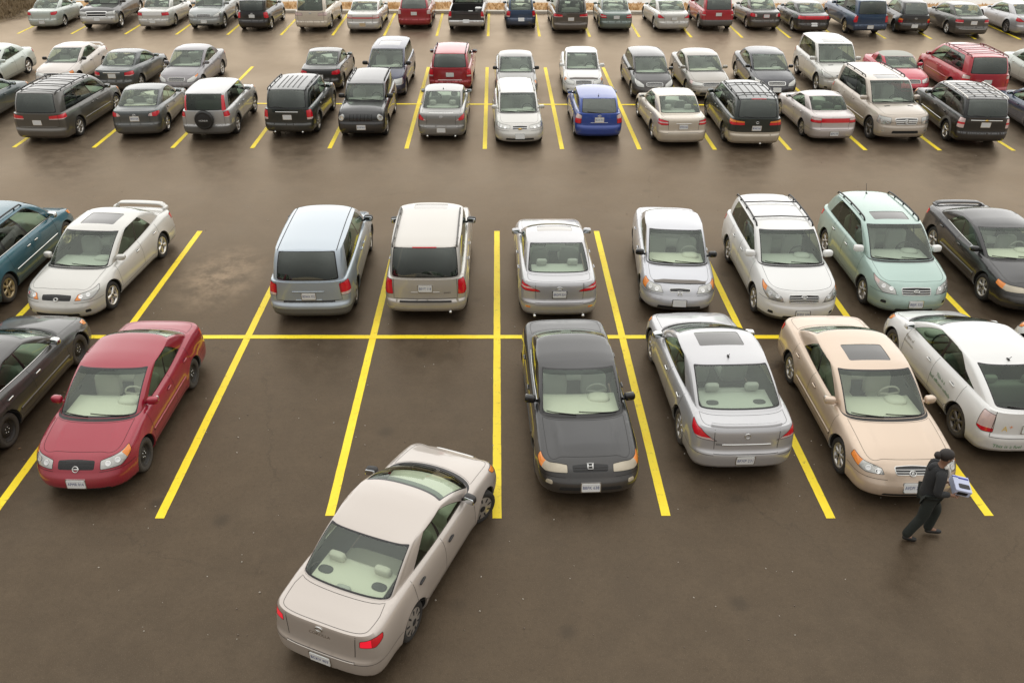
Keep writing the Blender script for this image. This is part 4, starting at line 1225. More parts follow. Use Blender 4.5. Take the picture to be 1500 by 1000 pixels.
Lk.new(mth('MULTIPLY', mr.outputs[0], glow), cv.inputs['Scale'])
mx = N.new('ShaderNodeMix'); mx.data_type = 'RGBA'; mx.inputs[0].default_value = .90
Lk.new(bw.outputs[0], mx.inputs[6]); Lk.new(cv.outputs[0], mx.inputs[7])
bg = N.new('ShaderNodeBackground'); bg.inputs[1].default_value = .10; Lk.new(mx.outputs[2], bg.inputs[0])
wo = N.new('ShaderNodeOutputWorld'); Lk.new(bg.outputs[0], wo.inputs[0])
sl = bpy.data.lights.new('sun', 'SUN'); sl.energy = .6; sl.angle = math.radians(130); sl.color = (1, .97, .91)
so = bpy.data.objects.new('sun', sl); COL.objects.link(so)
dirv = Vector((math.sin(SUN_AZ)*math.cos(SUN_EL), math.cos(SUN_AZ)*math.cos(SUN_EL), math.sin(SUN_EL)))
so.rotation_euler = dirv.to_track_quat('Z', 'Y').to_euler(); so.location = (0, 20, 60)
scene.view_settings.view_transform = 'Standard'; scene.view_settings.look = 'None'; scene.view_settings.exposure = .14; scene.view_settings.gamma = 1
scene.cycles.use_denoising = True; scene.cycles.max_bounces = 8; scene.cycles.transparent_max_bounces = 12

# ------------------------------------------------------------------ asphalt
m, nt, out = newmat('wet_asphalt'); N = nt.nodes; Lk = nt.links
b = N.new('ShaderNodeBsdfPrincipled'); tc = N.new('ShaderNodeTexCoord')
def noise(sc, det=5, rough=.6, vec=None):
    n = N.new('ShaderNodeTexNoise'); n.inputs['Scale'].default_value = sc; n.inputs['Detail'].default_value = det; n.inputs['Roughness'].default_value = rough
    Lk.new(vec or tc.outputs['Object'], n.inputs['Vector']); return n
def mrange(src, a, b_, c_, d_):
    r = N.new('ShaderNodeMapRange'); r.inputs[1].default_value = a; r.inputs[2].default_value = b_; r.inputs[3].default_value = c_; r.inputs[4].default_value = d_; Lk.new(src, r.inputs[0]); return r.outputs[0]
def mixc(fac, a, c_):
    x = N.new('ShaderNodeMix'); x.data_type = 'RGBA'
    if isinstance(fac, float): x.inputs[0].default_value = fac
    else: Lk.new(fac, x.inputs[0])
    for i, v in ((6, a), (7, c_)):
        if isinstance(v, tuple): x.inputs[i].default_value = (*v, 1)
        else: Lk.new(v, x.inputs[i])
    return x.outputs[2]
n1 = noise(.22, 6, .6); n2 = noise(1.7, 8, .7); n3 = noise(60, 3, .6); n4 = noise(14, 5, .7)
col = mixc(mrange(n1.outputs['Fac'], .35, .68, 0, 1), (.042, .029, .0178), (.068, .048, .030))
col = mixc(mrange(n2.outputs['Fac'], .42, .75, 0, .55), col, (.094, .069, .045))
col = mixc(mrange(n3.outputs['Fac'], .55, .80, 0, .55), col, (.165, .132, .098))
col = mixc(mrange(n4.outputs['Fac'], .50, .74, 0, .5), col, (.026, .019, .0125))
vo = N.new('ShaderNodeTexVoronoi'); vo.inputs['Scale'].default_value = .75; Lk.new(tc.outputs['Object'], vo.inputs['Vector'])
od = N.new('ShaderNodeMath'); od.operation = 'ADD'; Lk.new(vo.outputs['Distance'], od.inputs[0]); Lk.new(mrange(n4.outputs['Fac'], .2, .8, -.09, .09), od.inputs[1])
col = mixc(mrange(od.outputs[0], .05, .14, .55, 0), col, (.016, .013, .010))
# fine cracks
vc = N.new('ShaderNodeTexVoronoi'); vc.feature = 'DISTANCE_TO_EDGE'; vc.inputs['Scale'].default_value = .16
wv = N.new('ShaderNodeVectorMath'); wv.operation = 'MULTIPLY_ADD'; Lk.new(n2.outputs['Color'], wv.inputs[0]); wv.inputs[1].default_value = (.9, .9, 0); Lk.new(tc.outputs['Object'], wv.inputs[2]); Lk.new(wv.outputs[0], vc.inputs['Vector'])
ck = N.new('ShaderNodeMath'); ck.operation = 'MULTIPLY'; Lk.new(mrange(vc.outputs['Distance'], .0, .0035, .75, 0), ck.inputs[0]); Lk.new(mrange(n1.outputs['Fac'], .45, .6, 0, 1), ck.inputs[1])
col = mixc(ck.outputs[0], col, (.014, .011, .009))
# a patch of dried sand in the empty space of the second row
sx = N.new('ShaderNodeVectorMath'); sx.operation = 'DISTANCE'; sx.inputs[1].default_value = (-6.7, 18.4, 0)
sc_ = N.new('ShaderNodeVectorMath'); sc_.operation = 'MULTIPLY'; sc_.inputs[1].default_value = (1, .62, 1)
sc0 = N.new('ShaderNodeVectorMath'); sc0.operation = 'MULTIPLY'; sc0.inputs[1].default_value = (1, .62, 1); sc0.inputs[0].default_value = (-7.0, 18.6, 0)
Lk.new(tc.outputs['Object'], sc_.inputs[0]); Lk.new(sc_.outputs[0], sx.inputs[0]); Lk.new(sc0.outputs[0], sx.inputs[1])
near = mrange(sx.outputs['Value'], .2, 1.25, 1, 0)
md = N.new('ShaderNodeMath'); md.operation = 'MULTIPLY'; md.use_clamp = True; Lk.new(near, md.inputs[0]); Lk.new(mrange(n2.outputs['Fac'], .40, .62, 0, 1.0), md.inputs[1])
col = mixc(md.outputs[0], col, (.26, .19, .125))
rg = N.new('ShaderNodeMath'); rg.operation = 'ADD'; rg.use_clamp = True
Lk.new(mrange(n1.outputs['Fac'], .3, .7, .36, .46), rg.inputs[0]); Lk.new(mrange(n2.outputs['Fac'], .35, .7, -.05, .08), rg.inputs[1])
bp = N.new('ShaderNodeBump'); bp.inputs['Strength'].default_value = .25; bp.inputs['Distance'].default_value = .006
Lk.new(n3.outputs['Fac'], bp.inputs['Height'])
nt.nodes.remove(b)
df = N.new('ShaderNodeBsdfDiffuse'); Lk.new(col, df.inputs[0]); Lk.new(bp.outputs['Normal'], df.inputs['Normal'])
gl = N.new('ShaderNodeBsdfGlossy'); gl.inputs[0].default_value = (1, .84, .655, 1); Lk.new(rg.outputs[0], gl.inputs['Roughness']); Lk.new(bp.outputs['Normal'], gl.inputs['Normal'])
ge2 = N.new('ShaderNodeNewGeometry'); dt = N.new('ShaderNodeVectorMath'); dt.operation = 'DOT_PRODUCT'; Lk.new(ge2.outputs['Normal'], dt.inputs[0]); Lk.new(ge2.outputs['Incoming'], dt.inputs[1])
fr = mth2 = None
def mm_(op, a, b_):
    q = N.new('ShaderNodeMath'); q.operation = op; q.use_clamp = True
    for i, v in enumerate((a, b_)):
        if isinstance(v, (int, float)): q.inputs[i].default_value = v
        else: Lk.new(v, q.inputs[i])
    return q.outputs[0]
wet = mrange(n1.outputs['Fac'], .3, .7, 1.12, .80)
fr = mm_('MULTIPLY', mm_('ADD', mm_('MULTIPLY', mm_('POWER', mm_('SUBTRACT', 1., mm_('ABSOLUTE', dt.outputs['Value'], 0)), 4.4), .80), .045), wet)
ms = N.new('ShaderNodeMixShader'); Lk.new(fr, ms.inputs[0]); Lk.new(df.outputs[0], ms.inputs[1]); Lk.new(gl.outputs[0], ms.inputs[2]); Lk.new(ms.outputs[0], out.inputs[0])
M['asphalt'] = m
def sheet(name, pts, z, mat, kind='structure'):
    o = link(name, mesh(name, [(x, y, z) for x, y in pts], [tuple(range(len(pts)))], mat, smooth=False)); tag(o, kind=kind); return o
g = sheet('parking_lot_ground', [(-150, -40), (150, -40), (150, 56.0), (-150, 56.0)], 0, M['asphalt'])

# ------------------------------------------------------------------ yellow lines
m, nt, out = newmat('yellow_road_paint'); N = nt.nodes; Lk = nt.links
b = N.new('ShaderNodeBsdfPrincipled'); tc = N.new('ShaderNodeTexCoord')
n1 = noise(9, 8, .75); n2 = noise(1.1, 4, .6)
fa = mrange(n1.outputs['Fac'], .56, .70, 0, .75)
col = mixc(mrange(n2.outputs['Fac'], .3, .7, 0, 1), (.93, .67, .012), (.97, .78, .03)); col = mixc(fa, col, (.30, .20, .04))
Lk.new(col, b.inputs['Base Color']); b.inputs['Roughness'].default_value = .55; Lk.new(b.outputs[0], out.inputs[0])
M['yellow'] = m
def line(x0, y0, x1, y1, wd=.15, z=.004):
    v = Vector((x1-x0, y1-y0)); L_ = v.length; v.normalize(); s = Vector((-v.y, v.x))*wd/2
    rr = random.Random(int(x0*100+y0*10)); n = max(2, int(L_/.18))
    A, B_ = [], []
    for i in range(n+1):
        p = Vector((x0, y0))+v*(L_*i/n); j = rr.uniform(-.004, .004)
        A.append((p.x+s.x*(1+j*8), p.y+s.y*(1+j*8), z)); B_.append((p.x-s.x*(1-j*8), p.y-s.y*(1-j*8), z))
    o = link('parking_line', mesh('parking_line', A+B_, [(i, i+1, n+2+i, n+1+i)[::-1] for i in range(n)], M['yellow'], smooth=False)); tag(o, kind='structure')
LX = [-13.85, -11.1, -8.34, -5.55, -2.76, 0, 2.79, 5.49, 8.12, 10.9, 13.7, 16.5]
for i, x in enumerate(LX): line(x, 10.05+(.0 if i % 2 else .06), x, 21.42)
line(-16, 15.74, 17.5, 15.74, .15, .008)

# ------------------------------------------------------------------ paints (linear colour, metallic, dirt)
PAINT = {
 'maroon': ((.31,.006,.026), .25, .2), 'black': ((.006,.006,.0065), .1, .2), 'blackgrey': ((.014,.014,.014), .2, .22),
 'silver': ((.50,.50,.51), .55, .35), 'palesilver': ((.54,.55,.58), .5, .30), 'gold': ((.62,.49,.375), .40, .40), 'white': ((.74,.74,.72), .0, .40),
 'whitesilver': ((.60,.59,.55), .35, .35), 'beige': ((.50,.45,.405), .40, .35), 'dustygrey': ((.045,.043,.039), .3, .45), 'teal': ((.022,.115,.155), .35, .4),
 'icysilver': ((.40,.46,.51), .5, .4), 'pewter': ((.50,.475,.43), .45, .45), 'mint': ((.37,.50,.45), .35, .30),
 'darkteal': ((.022,.045,.05), .35, .4), 'umber': ((.085,.080,.068), .45, .5), 'slate': ((.075,.085,.085), .45, .45),
 'silvergrey': ((.42,.42,.41), .5, .4), 'greenblack': ((.010,.015,.013), .2, .3), 'midgrey': ((.26,.255,.24), .5, .35),
 'blue': ((.005,.048,.30), .25, .2), 'champagne': ((.62,.55,.45), .4, .4), 'forest': ((.012,.021,.017), .25, .3), 'rosesilver': ((.60,.54,.52), .4, .45),
 'sand': ((.50,.44,.37), .45, .4), 'bluedark': ((.012,.04,.09), .3, .4), 'palegreen': ((.52,.57,.52), .3, .45), 'ivory': ((.60,.55,.50), .25, .4),
 'plumgrey': ((.20,.19,.20), .45, .4), 'navy': ((.014,.020,.060), .3, .3), 'red': ((.36,.012,.022), .3, .3), 'crimson': ((.42,.012,.025), .2, .3), 'brightred': ((.55,.015,.05), .1, .2),
 'greysilver': ((.32,.34,.33), .45, .4), 'charcoal': ((.028,.027,.026), .35, .35), 'taupe': ((.33,.31,.27), .45, .45), 'midnight': ((.008,.011,.020), .25, .25),
 'cream': ((.66,.58,.47), .15, .45), 'bronzegrey': ((.10,.085,.07), .4, .4), 'sage': ((.16,.21,.19), .45, .4), 'darkgrey': ((.075,.07,.062), .4, .45),
 'steelblue': ((.016,.05,.115), .35, .45), 'ramgrey': ((.042,.040,.038), .3, .35), 'twotonegold': ((.52,.46,.36), .35, .4),
}
for k in list(PAINT): M['paint_'+k] = paint('paint_'+k, *PAINT[k])
G_ = 'cars parked in the lot'
SP = {}
def C(k, cls, L, W, H, wb, r, pnt, name, cat, label, **o):
    SP[k] = (dict(cls=cls, L=L, W=W, H=H, wb=wb, r=r, mat=M['paint_'+pnt], **o), name, cat, label)
BLK = dict(mirm='black'); 
# ---- front row
C('A0','sedan',4.84,1.82,1.46,2.74,.325,'dustygrey','parked_sedan','car','dusty dark grey sedan with black steel wheels, cut off beside the maroon sedan',fo=.95,rim='steel',rimm='steel',dustytyre=1,drain='chrome',hm='chrome',mirm='chrome',mould=(.47,'p'),hood=1.2,tl='corner',rplate='',line=.72,sunroof=(.25,.75,.40),win=[(.02,.44),(.475,.88)])
C('A1','sedan',4.51,1.71,1.42,2.535,.31,'maroon','parked_sedan','car','maroon red sedan with black steel wheels and a round ring emblem in its black grille',fo=.88,rim='steel',rimm='steel',dustytyre=1,hl='wedge',gr=(.40,-.165,-.055),grc=0,bars=6,barw=.006,barm=1,fem='ringbar',femz=.60,fplate='APMR 014',fpz=.38,intake=(.22,.28,.66),fog=0,dashm='dashbeige',seatm='seatbeige',antenna=(-9,0,0),hood=1.02,ws=1.0,deck=.58,ridge=.012,sframe=1,mould=(.52,'p'),turnm='amber',nose=.72,cowl=.93)
SP['A1'][0].pop('antenna')
C('A4','sedan',4.67,1.78,1.40,2.715,.31,'blackgrey','parked_sedan','car','black older sedan with amber corner lamps, nose toward the viewer in the front row',fo=.92,rim='alloy6',rimm='alloy',nf=3.4,af=.62,hl='slim',lens='fogged',gr=(.36,-.125,-.05),grc=0,bars=2,barm=1,barw=.018,fem='h',femz=.675,fplate='BBFK 638',fpz=.39,intake=(.33,.40,.60),fog=1,fogz=.45,fogm='fogged',ridge=.014,hood=1.22,ws=.92,deck=.66,bl=.78,dashm='dashbeige',seatm='seat',mould=(.50,'b'),drain='chrome',mirm='gloss',nose=.70,bowls=())
C('A5','sedan',4.83,1.855,1.47,2.74,.345,'silver','parked_sedan','car','silver fastback sedan with sunroof and red wedge tail lamps, beside the black front row sedan',fo=1.0,rim='alloy7',rimm='alloy',dustytyre=1,tl='wedge',tin='low',sunroof=(.16,.52,.42),rplate='BFXP 231',rpz=.42,rem='ring',remz=.87,lipw=.72,liph=.035,deck=.50,bl=.98,ws=1.0,hood=1.10,hm='chrome',mirm='chrome',antenna=(.18,0,.09),rwq=(.10,.92),rwu=.54,win=[(.03,.45),(.485,.82)],sglass='mid',texts=[('R','REGAL',-.46,.70,.05,'gap',0)],strip=(.70,.46,2,.02),dk=1.03,tail=1.0)
C('A6','sedan',4.89,1.785,1.42,2.745,.325,'gold','parked_sedan','car','champagne gold sedan with dark sunroof glass, just behind the walking person',fo=1.0,rim='alloy7',rimm='alloy',nf=3.2,af=.66,hl='am',gr=(.34,-.125,-.04),bars=2,barw=.012,fem='caliper',femz=.625,fplate='AVDM 218',fpz=.43,intake=(.27,.32,.55),fog=0,sunroof=(.24,.52,.38),hood=1.22,ws=.92,deck=.66,ridge=.010,dashm='dashbeige',seatm='seatbeige',mould=(.46,'p'),platem='plate',lowlip=0)
C('A7','hatch',4.45,1.725,1.49,2.70,.315,'white','parked_hatchback','car','white hatchback with green lettering on its doors, at the right picture edge',fo=.90,rim='alloy6',rimm='darkalloy',dustytyre=1,tl='prius',tin='low',tmat='pink',tinm='red',hood=.86,ws=1.05,deck=.06,bl=.98,rglass='mid',roofd=.05,win=[(.0,.42),(.455,.78),(.80,.88)],sglass='mid',rwiper=1,rplate='',rpz=.70,antenna=(.10,0,.10),qslant=.42,nose=.72,ru=(.06,.10),tail=1.02,dk=1.05,belt=.98,rwq=(.10,.95),texts=[('RL','This is a',-.62,.74,.10,'greentext',-.03),('RL','fuel efficient vehicle',-.66,.62,.10,'greentext',-.03),('FL','Region of',.75,.80,.085,'browntext',.0),('FL','Environment',.72,.70,.075,'browntext',.0),('R','RP-',.02,.47,.12,'browntext',0),('R','This is a fuel',-.34,.37,.10,'greentext',0),('R','A',-.46,.70,.15,'yellowtext',0),('R','+',-.36,.74,.13,'orangetext',0)])
C('A8','sedan',4.6,1.75,1.43,2.65,.32,'white','parked_sedan','car','white car showing only one fender beside the lettered white hatchback',fo=.9)
C('M','sedan',4.42,1.695,1.385,2.465,.30,'beige','moving_sedan','car','beige sedan with lit brake lamps turning into the empty space in the foreground',fo=.89,rim='cover',rimm='alloy',tl='corsmall',tsplit=.90,tmat='red',tin='in',tinm='lit',nf=3.3,af=.62,nr=3.9,ar=.48,wr=.79,roofd=.045,gnr=6,rear=[(0,.10),(.12,.015),(.38,0),(.46,.015),(.50,.055),(.80,.065),(.95,.07),(1,.085)],rplate='BCKV 407',rpz=.40,dashm='dashbeige',seatm='seatbeige',steer=-.45,hood=1.0,ws=.92,deck=.62,bl=.78,rem='tee',remz=.90,texts=[('R','COROLLA',0,.80,.07,'chrome',0)],mirm='black',hm='black',rwq=(.06,.93),win=[(.02,.43),(.47,.85)],strip=(.515,.60,0,.02))
# ---- second row
C('B0','van',5.08,1.96,1.76,3.03,.345,'teal','parked_minivan','minivan','teal blue minivan with a pale side moulding, cut off beside the pearl white sedan',fo=.98,rim='alloy6',rimm='goldalloy',dustytyre=1,mould=(.60,'c'),mouldw=.025,drain='chrome',hm='chrome',rails=1,tl='van',rplate='',bglass='dark',mirm='chrome')
C('B1','sedan',4.81,1.795,1.48,2.72,.33,'whitesilver','parked_sedan','car','pearl white sedan with a tall rear spoiler, behind the maroon sedan',fo=.95,rim='alloy5',rimm='brightalloy',hl='cat',turnm='amber',gr=(.42,-.155,-.06),grc=0,bars=3,barw=.008,barm=1,fem='tee',femz=.615,intake=(.25,.33,.6),fog=1,sunroof=(.30,.62,.42),wing=(.13,.70,.20),sglass='mid',hood=1.10,ws=1.02,deck=.60,hm='chrome',nose=.71)
C('B3','van',4.93,1.895,1.74,2.91,.335,'icysilver','parked_minivan','minivan','icy silver minivan from behind with a plain roof, beside the pale beige SUV',fo=.98,rim='alloy5',rimm='alloy',tl='van',rplate='BDWA 752',pmould=((.83,.36),(.625,.30)),rpz=.72,roofgroove=1,rglass='dark',bglass='mid',clad=.40,cladbump=0,strip=(.565,.62,1,.09),mirm='black',prec=(.74,.36),cladmat=M['gray'],rbz=.60,bumpclad=.42)
C('B4','suv',4.87,1.895,1.78,2.87,.37,'pewter','parked_suv','SUV','pale beige SUV with roof rails seen from behind, beside the icy silver minivan',fo=.92,rim='alloy6',tl='env',rplate='BEYT 118',pmould=((.765,.32),),rpz=.86,rglass='dark',bglass='dark',rails=1,railm='gray',sunm='sunbright',sunroof=(.12,.36,.40),mirm='black',prec=(.87,.28),brake3=1,exh=(-.55,),rbz=.60,tgw=.78,strip=(.56,.62,1,.05),tin='no',texts=[('R','ENVOY',.50,.75,.05,'gap',0)],fog=1,railf=.45,rwu=.57)
C('B5','sedan',4.575,1.80,1.425,2.73,.33,'silver','parked_sedan','car',"silver sports sedan with slanted red lamps, its tail against the black sedan's trunk",fo=.87,rim='alloy5',tl='lexus',tin='mid',rplate='BRDM 526',rpz=.72,sunm='sunbright',sunroof=(.12,.34,.42),refl=1,exh=(-.55,.55),rem='oval',remz=.86,deck=.46,bl=.92,ws=.98,hood=1.16,rwq=(.08,.93),rwu=.54,win=[(.03,.45),(.485,.80)],dk=1.01,tail=.99,wr=.76,prec=(.70,.30))
C('B6','sedan',4.44,1.715,1.44,2.62,.305,'palesilver','parked_sedan','car','pale silver sedan with a grey bug deflector on its hood, before the silver fastback',fo=.87,rim='cover',hl='civic',gr=(.30,-.13,-.08),grc=1,bars=0,fem='h',femz=.60,intake=(.24,.33,.60),fog=0,deflector=1,hood=.92,ws=1.0,deck=.58,mirm='gloss',fplate='',fpz=.40,platem='plate',nose=.72,dashm='dashbeige')
C('B7','suv',4.56,1.78,1.67,2.615,.335,'white','parked_suv','SUV','white crossover with black crossbars on its roof and a grey underside, facing the camera',fo=.92,rim='alloy6',hl='leaf',gr=(.40,-.20,-.05),bars=3,barw=.012,fem='oval',femz=.79,fplate='BHNS 304',fpz=.42,rails='crv',railm='black',xbars=(.35,.85),intake=(.28,.36,.5),fog=1,hood=1.05,ws=.88,ru=(.05,.06),zb=.22,nose=.86,af=.70,nf=2.7,lowlip=.10,clad=.30,railf=.30,fogz=.40,wr=.80)
C('B8','van',4.545,1.80,1.65,2.70,.325,'mint','parked_wagon','car','pale mint green tall wagon with black roof rails and a chrome grille, facing the camera',fo=.92,rim='alloy7',rimm='alloy',dustytyre=0,hl='leaf',gr=(.40,-.20,-.075),bars=2,barw=.016,fem='oval',femz=.70,fplate='BBJR 520',fpz=.44,rails=1,railm='black',sunroof=(.22,.42,.42),intake=(.24,.32,.5),fog=1,fogz=.44,hood=1.0,ws=.90,bl=.40,sglass='mid',antenna=(.25,0,.22),mirm='white',hm='chrome',railf=.30,win=[(.02,.36),(.39,.70),(.725,.91)],ru=(.05,.07),qslant=.22,turnm='pink',nose=.80)
C('B9','sedan',4.73,1.79,1.40,2.72,.325,'black','parked_sedan','car','black sporty sedan with a rear wing and amber lamps, behind the lettered hatchback',fo=1.0,rim='alloy6',rimm='alloy',hl='slim',lens='fogged',gr=(.30,-.13,-.07),grc=0,bars=1,barm=1,intake=(.26,.34,.55),wing=(.06,.64,.2),mould=(.42,'p'),mouldw=.10,hood=1.2,ws=1.0,deck=.62,bl=.85,drain='chrome',dashm='dashbeige',fog=0,bowls=())
C('B10','sedan',4.6,1.75,1.43,2.65,.32,'black','parked_sedan','car','dark car showing only a red tail lamp corner beside the black sporty sedan',fo=.9,rplate='')
# ---- third row (near half of the far block)
C('C0','sedan',4.75,1.80,1.43,2.75,.325,'darkteal','parked_sedan','car','dark teal sedan with a chrome window line, cut off beside the brown grey minivan',fo=.95,tl='vert',rplate='',drain='chrome')
C('C1','van',5.08,1.965,1.76,3.03,.345,'umber','parked_minivan','minivan','brown grey minivan with a slatted roof rack and wide red lamps, seen from behind',fo=.98,rim='alloy7',tl='flat',tin='low',rplate='',rpz=.76,rails=1,xbars=(.08,.36,.64,.95),rglass='dark',bglass='dark',mould=(.52,'p'),strip=(.60,.70,0,.03),rbz=.60,prec=(.78,.34))
C('C2','sedan',4.54,1.76,1.465,2.60,.315,'slate','parked_sedan','car','slate grey compact sedan between the brown grey minivan and the SUV with spare wheel',fo=.92,rim='alloy5',rimm='brightalloy',tl='cor09',tin='in',rplate='BFAX 604',rpz=.74,rem='tee',remz=.86,deck=.52,bl=.86,dashm='dashbeige',prec=(.74,.26),dk=1.02,tail=1.0)
C('C3','suv',4.54,1.78,1.68,2.62,.345,'silvergrey','parked_suv','SUV','silver compact SUV with a black spare wheel on its tailgate and tall red lamps',fo=.85,rim='alloy5',tl='small',tdz=.02,dlamp=1,spare=(.80,.33),sparetext='HONDA',rplate='',rpz=.62,clad=.44,cladbump=1,archclad=1,rglass='mid',bglass='dark',ru=(.05,.04),rbz=.56,mirm='paint')
SP['C3'][0].pop('mirm')
C('C4','suv',4.65,1.82,1.74,2.70,.36,'greenblack','parked_suv','SUV','dark green black SUV with a full slatted roof rack and a bright tailgate strip',fo=.85,rim='alloy6',tl='vert',tin='low',rplate='',rpz=.80,rails=1,slats=5,strip=(.98,.45,2,.035),rglass='dark',bglass='dark',rwiper=1,exh=(-.5,.5),rbz=.60,archclad=1)
C('C5','suv',4.41,1.755,1.67,2.635,.35,'black','parked_suv','SUV','black boxy SUV facing the camera with round headlamps and a slotted grille',fo=.85,rim='alloy5',hl='round',gr=(.52,-.28,-.06),grc=0,bars=0,fplate='BCMP 811',fpz=.50,rails=1,railf=.45,intake=(.30,.38,.55),fog=0,hood=1.15,ws=.55,bowlr=.10,bowls=(.84,),roundlamp=1,nf=4.2,af=.40,nose=.98,cowl=1.08,slots=7,mirm='black')
C('C6','sedan',4.74,1.75,1.46,2.85,.335,'midgrey','parked_sedan','car','grey sedan with a small chrome trunk lip and red lamps, beside the white wagon',fo=.87,rim='alloy5',tl='wedge',tdz=-.02,tin='in',rplate='',rpz=.42,lipw=.55,liph=.025,rem='oval',remz=.86,antenna=(.2,0,.05),deck=.54,bl=.88,exh=(-.5,.5),mirm='gloss',lipmat=M['chrome'])
C('C7','hatch',4.58,1.725,1.50,2.60,.31,'whitesilver','parked_wagon','car','white long roofed wagon facing the camera with a gold badge on its grille',fo=.90,rim='alloy5',hl='slim',hdz=.0,lens='lamp',turnm='lamp',gr=(.34,-.15,-.06),bars=1,barw=.022,fem='bow',femz=.635,fplate='',fpz=.42,intake=(.28,.35,.60),fog=0,rails='crv',railm='silverrail',hood=1.0,ws=.90,railf=.3)
C('C8','hatch',4.35,1.735,1.47,2.61,.31,'blue','parked_hatchback','car','bright blue hatchback seen from behind with a short aerial, right of the white wagon',fo=.90,rim='alloy5',rimm='brightalloy',tl='van',tin='top',tinm='pink',rplate='BLDA 933',rpz=.78,rem='oval',remz=.91,antenna=(.22,0,.10),rglass='dark',bglass='dark',mirm='gloss',strip=(.68,.36,2,.012),rwiper=1,rbz=.56)
C('C9','sedan',4.805,1.795,1.49,2.72,.325,'champagne','parked_sedan','car','champagne sedan from behind, between the blue hatchback and the green and gold minivan',fo=.93,rim='alloy5',rimm='brightalloy',tl='corner',tin='mid',rplate='BTRW 402',rpz=.73,strip=(.84,.30,2,.025),deck=.56,bl=.86,win=[(.03,.45),(.485,.82)],dk=1.03,tail=1.02,sunroof=(.10,.3,.4),prec=(.74,.28))
C('C10','van',4.92,1.865,1.72,2.90,.325,'forest','parked_minivan','minivan','two tone dark green and gold minivan with a gridded roof rack',fo=.98,rim='alloy7',rimm='darkalloy',tl='flat',tdz=-.02,tin='top',tinm='amber',rplate='BDKE 561',rpz=.74,rails=1,xbars=(.2,.8),slats=4,slatm='gray',rglass='dark',bglass='dark',clad=.55,cladmat=M['paint_twotonegold'],cladbump=1,brake3=1,rbz=.60,rem='tee',remz=.93,rwiper=1,exh=(-.2,))
C('C11','sedan',4.37,1.685,1.38,2.465,.30,'rosesilver','parked_sedan','car','rosy silver older sedan from behind with a red lamp bar across its trunk',fo=.88,rim='cover',tl='block',tdz=0,tin='top',tinm='pink',bar=(-.21,-.06,'red'),rplate='BJSN 775',rpz=.38,deck=.62,bl=.72,rglass='mid',dk=.98,tail=.96)
C('C12','suv',5.08,1.92,1.83,3.075,.385,'sand','parked_suv','SUV','large sandy silver SUV with a three spoke star in its grille, facing the camera',fo=.87,rim='alloy5',rimm='darkalloy',hl='block',turnm='lamp',gr=(.42,-.26,-.07),bars=2,barw=.045,barm=2,grw=.03,fem='star',femz=.83,intake=(.42,.52,.50),fogz=.50,fogm='lamp',rails=1,railf=.55,sunroof=(.18,.45,.42),hoodvents=1,mould=(.55,'p'),bglass='dark',sglass='mid',hood=1.2,ws=.78,nose=.98,cowl=1.12,belt=1.14,dk=1.16)
C('C13','suv',4.80,1.815,1.70,2.86,.355,'black','parked_suv','SUV','black SUV from behind with silver roof rails and pale lamps, beside the sandy silver SUV',fo=.92,rim='alloy5',rimm='brightalloy',tl='vert',tmat='pink',tin='mid',tinm='red',rplate='',rpz=.84,rails=1,railm='brightalloy',xbars=(.1,.35,.6,.85),slats=3,strip=(.985,.60,2,.035),rglass='dark',bglass='dark',rwiper=1,archclad=1,mould=(.62,'c'),mouldw=.02,rem='bow',remz=.985)
C('C14','sedan',4.7,1.75,1.42,2.65,.32,'bluedark','parked_sedan','car','dark blue sedan, cut off by the picture edge beside the black SUV',fo=.92,rim='alloy6',rplate='')
# ---- fourth row (far half of the far block)
L2 = dict(lod=2)
C('D0','sedan',4.75,1.80,1.42,2.70,.325,'palegreen','parked_sedan','car','pale green silver sedan cut off by the picture edge beside the ivory sedan',fo=.95,rim='alloy5',rimm='brightalloy',**L2)
C('D1','sedan',4.55,1.72,1.40,2.60,.305,'ivory','parked_sedan','car','ivory sedan with a small rear spoiler facing the camera behind the brown grey minivan',fo=.9,rim='cover',hl='slim',wing=(.10,.6,.2),mirm='black',hm='black',**L2)
C('D2','sedan',4.49,1.75,1.435,2.70,.315,'slate','parked_sedan','car','dark grey green sedan with a chrome trunk bar, behind the slate grey compact sedan',fo=.9,tl='corner',rplate='',rpz=.75,strip=(.87,.42,2,.03),tin='low',**L2)
C('D3','sedan',4.6,1.76,1.46,2.65,.32,'plumgrey','parked_sedan','car','plum grey sedan facing the camera behind the silver SUV with the spare wheel',fo=.9,hl='leaf',drain='chrome',**L2)
C('D4','sedan',4.49,1.75,1.435,2.70,.315,'charcoal','parked_sedan','car','charcoal sedan from behind with bright red lamps, half hidden by the black boxy SUV',fo=.9,tl='corner',tin='no',rplate='',**L2)
C('D5','van',4.76,1.79,1.69,2.83,.325,'navy','parked_minivan','minivan','navy blue minivan facing the camera behind the black boxy SUV',fo=.93,hl='block',turnm='lamp',bglass='dark',sunroof=(.5,.8,.45),hood=1.05,gr=(.3,-.15,-.06),mirm='black',**L2)
C('D6','suv',4.50,1.845,1.67,2.62,.35,'red','parked_suv','SUV','red SUV from behind with roof rails and black mirrors, behind the grey sedan',fo=.87,tl='van',tin='low',rplate='',rpz=.82,rails=1,rglass='dark',bglass='dark',mirm='black',strip=(.60,.55,2,.03),ru=(.05,.05),wr=.78,**L2)
C('D7','sedan',4.6,1.76,1.40,2.65,.31,'midgrey','parked_sedan','car','grey sedan with papers on its dashboard, nose to nose with the white wagon',fo=.9,mirm='black',roofmat=None,**L2)
C('D8','sedan',4.53,1.705,1.46,2.60,.305,'white','parked_sedan','car','white sedan with a dark hood deflector facing the camera behind the bright blue hatchback',fo=.9,hl='wedge',deflector=1,**L2)
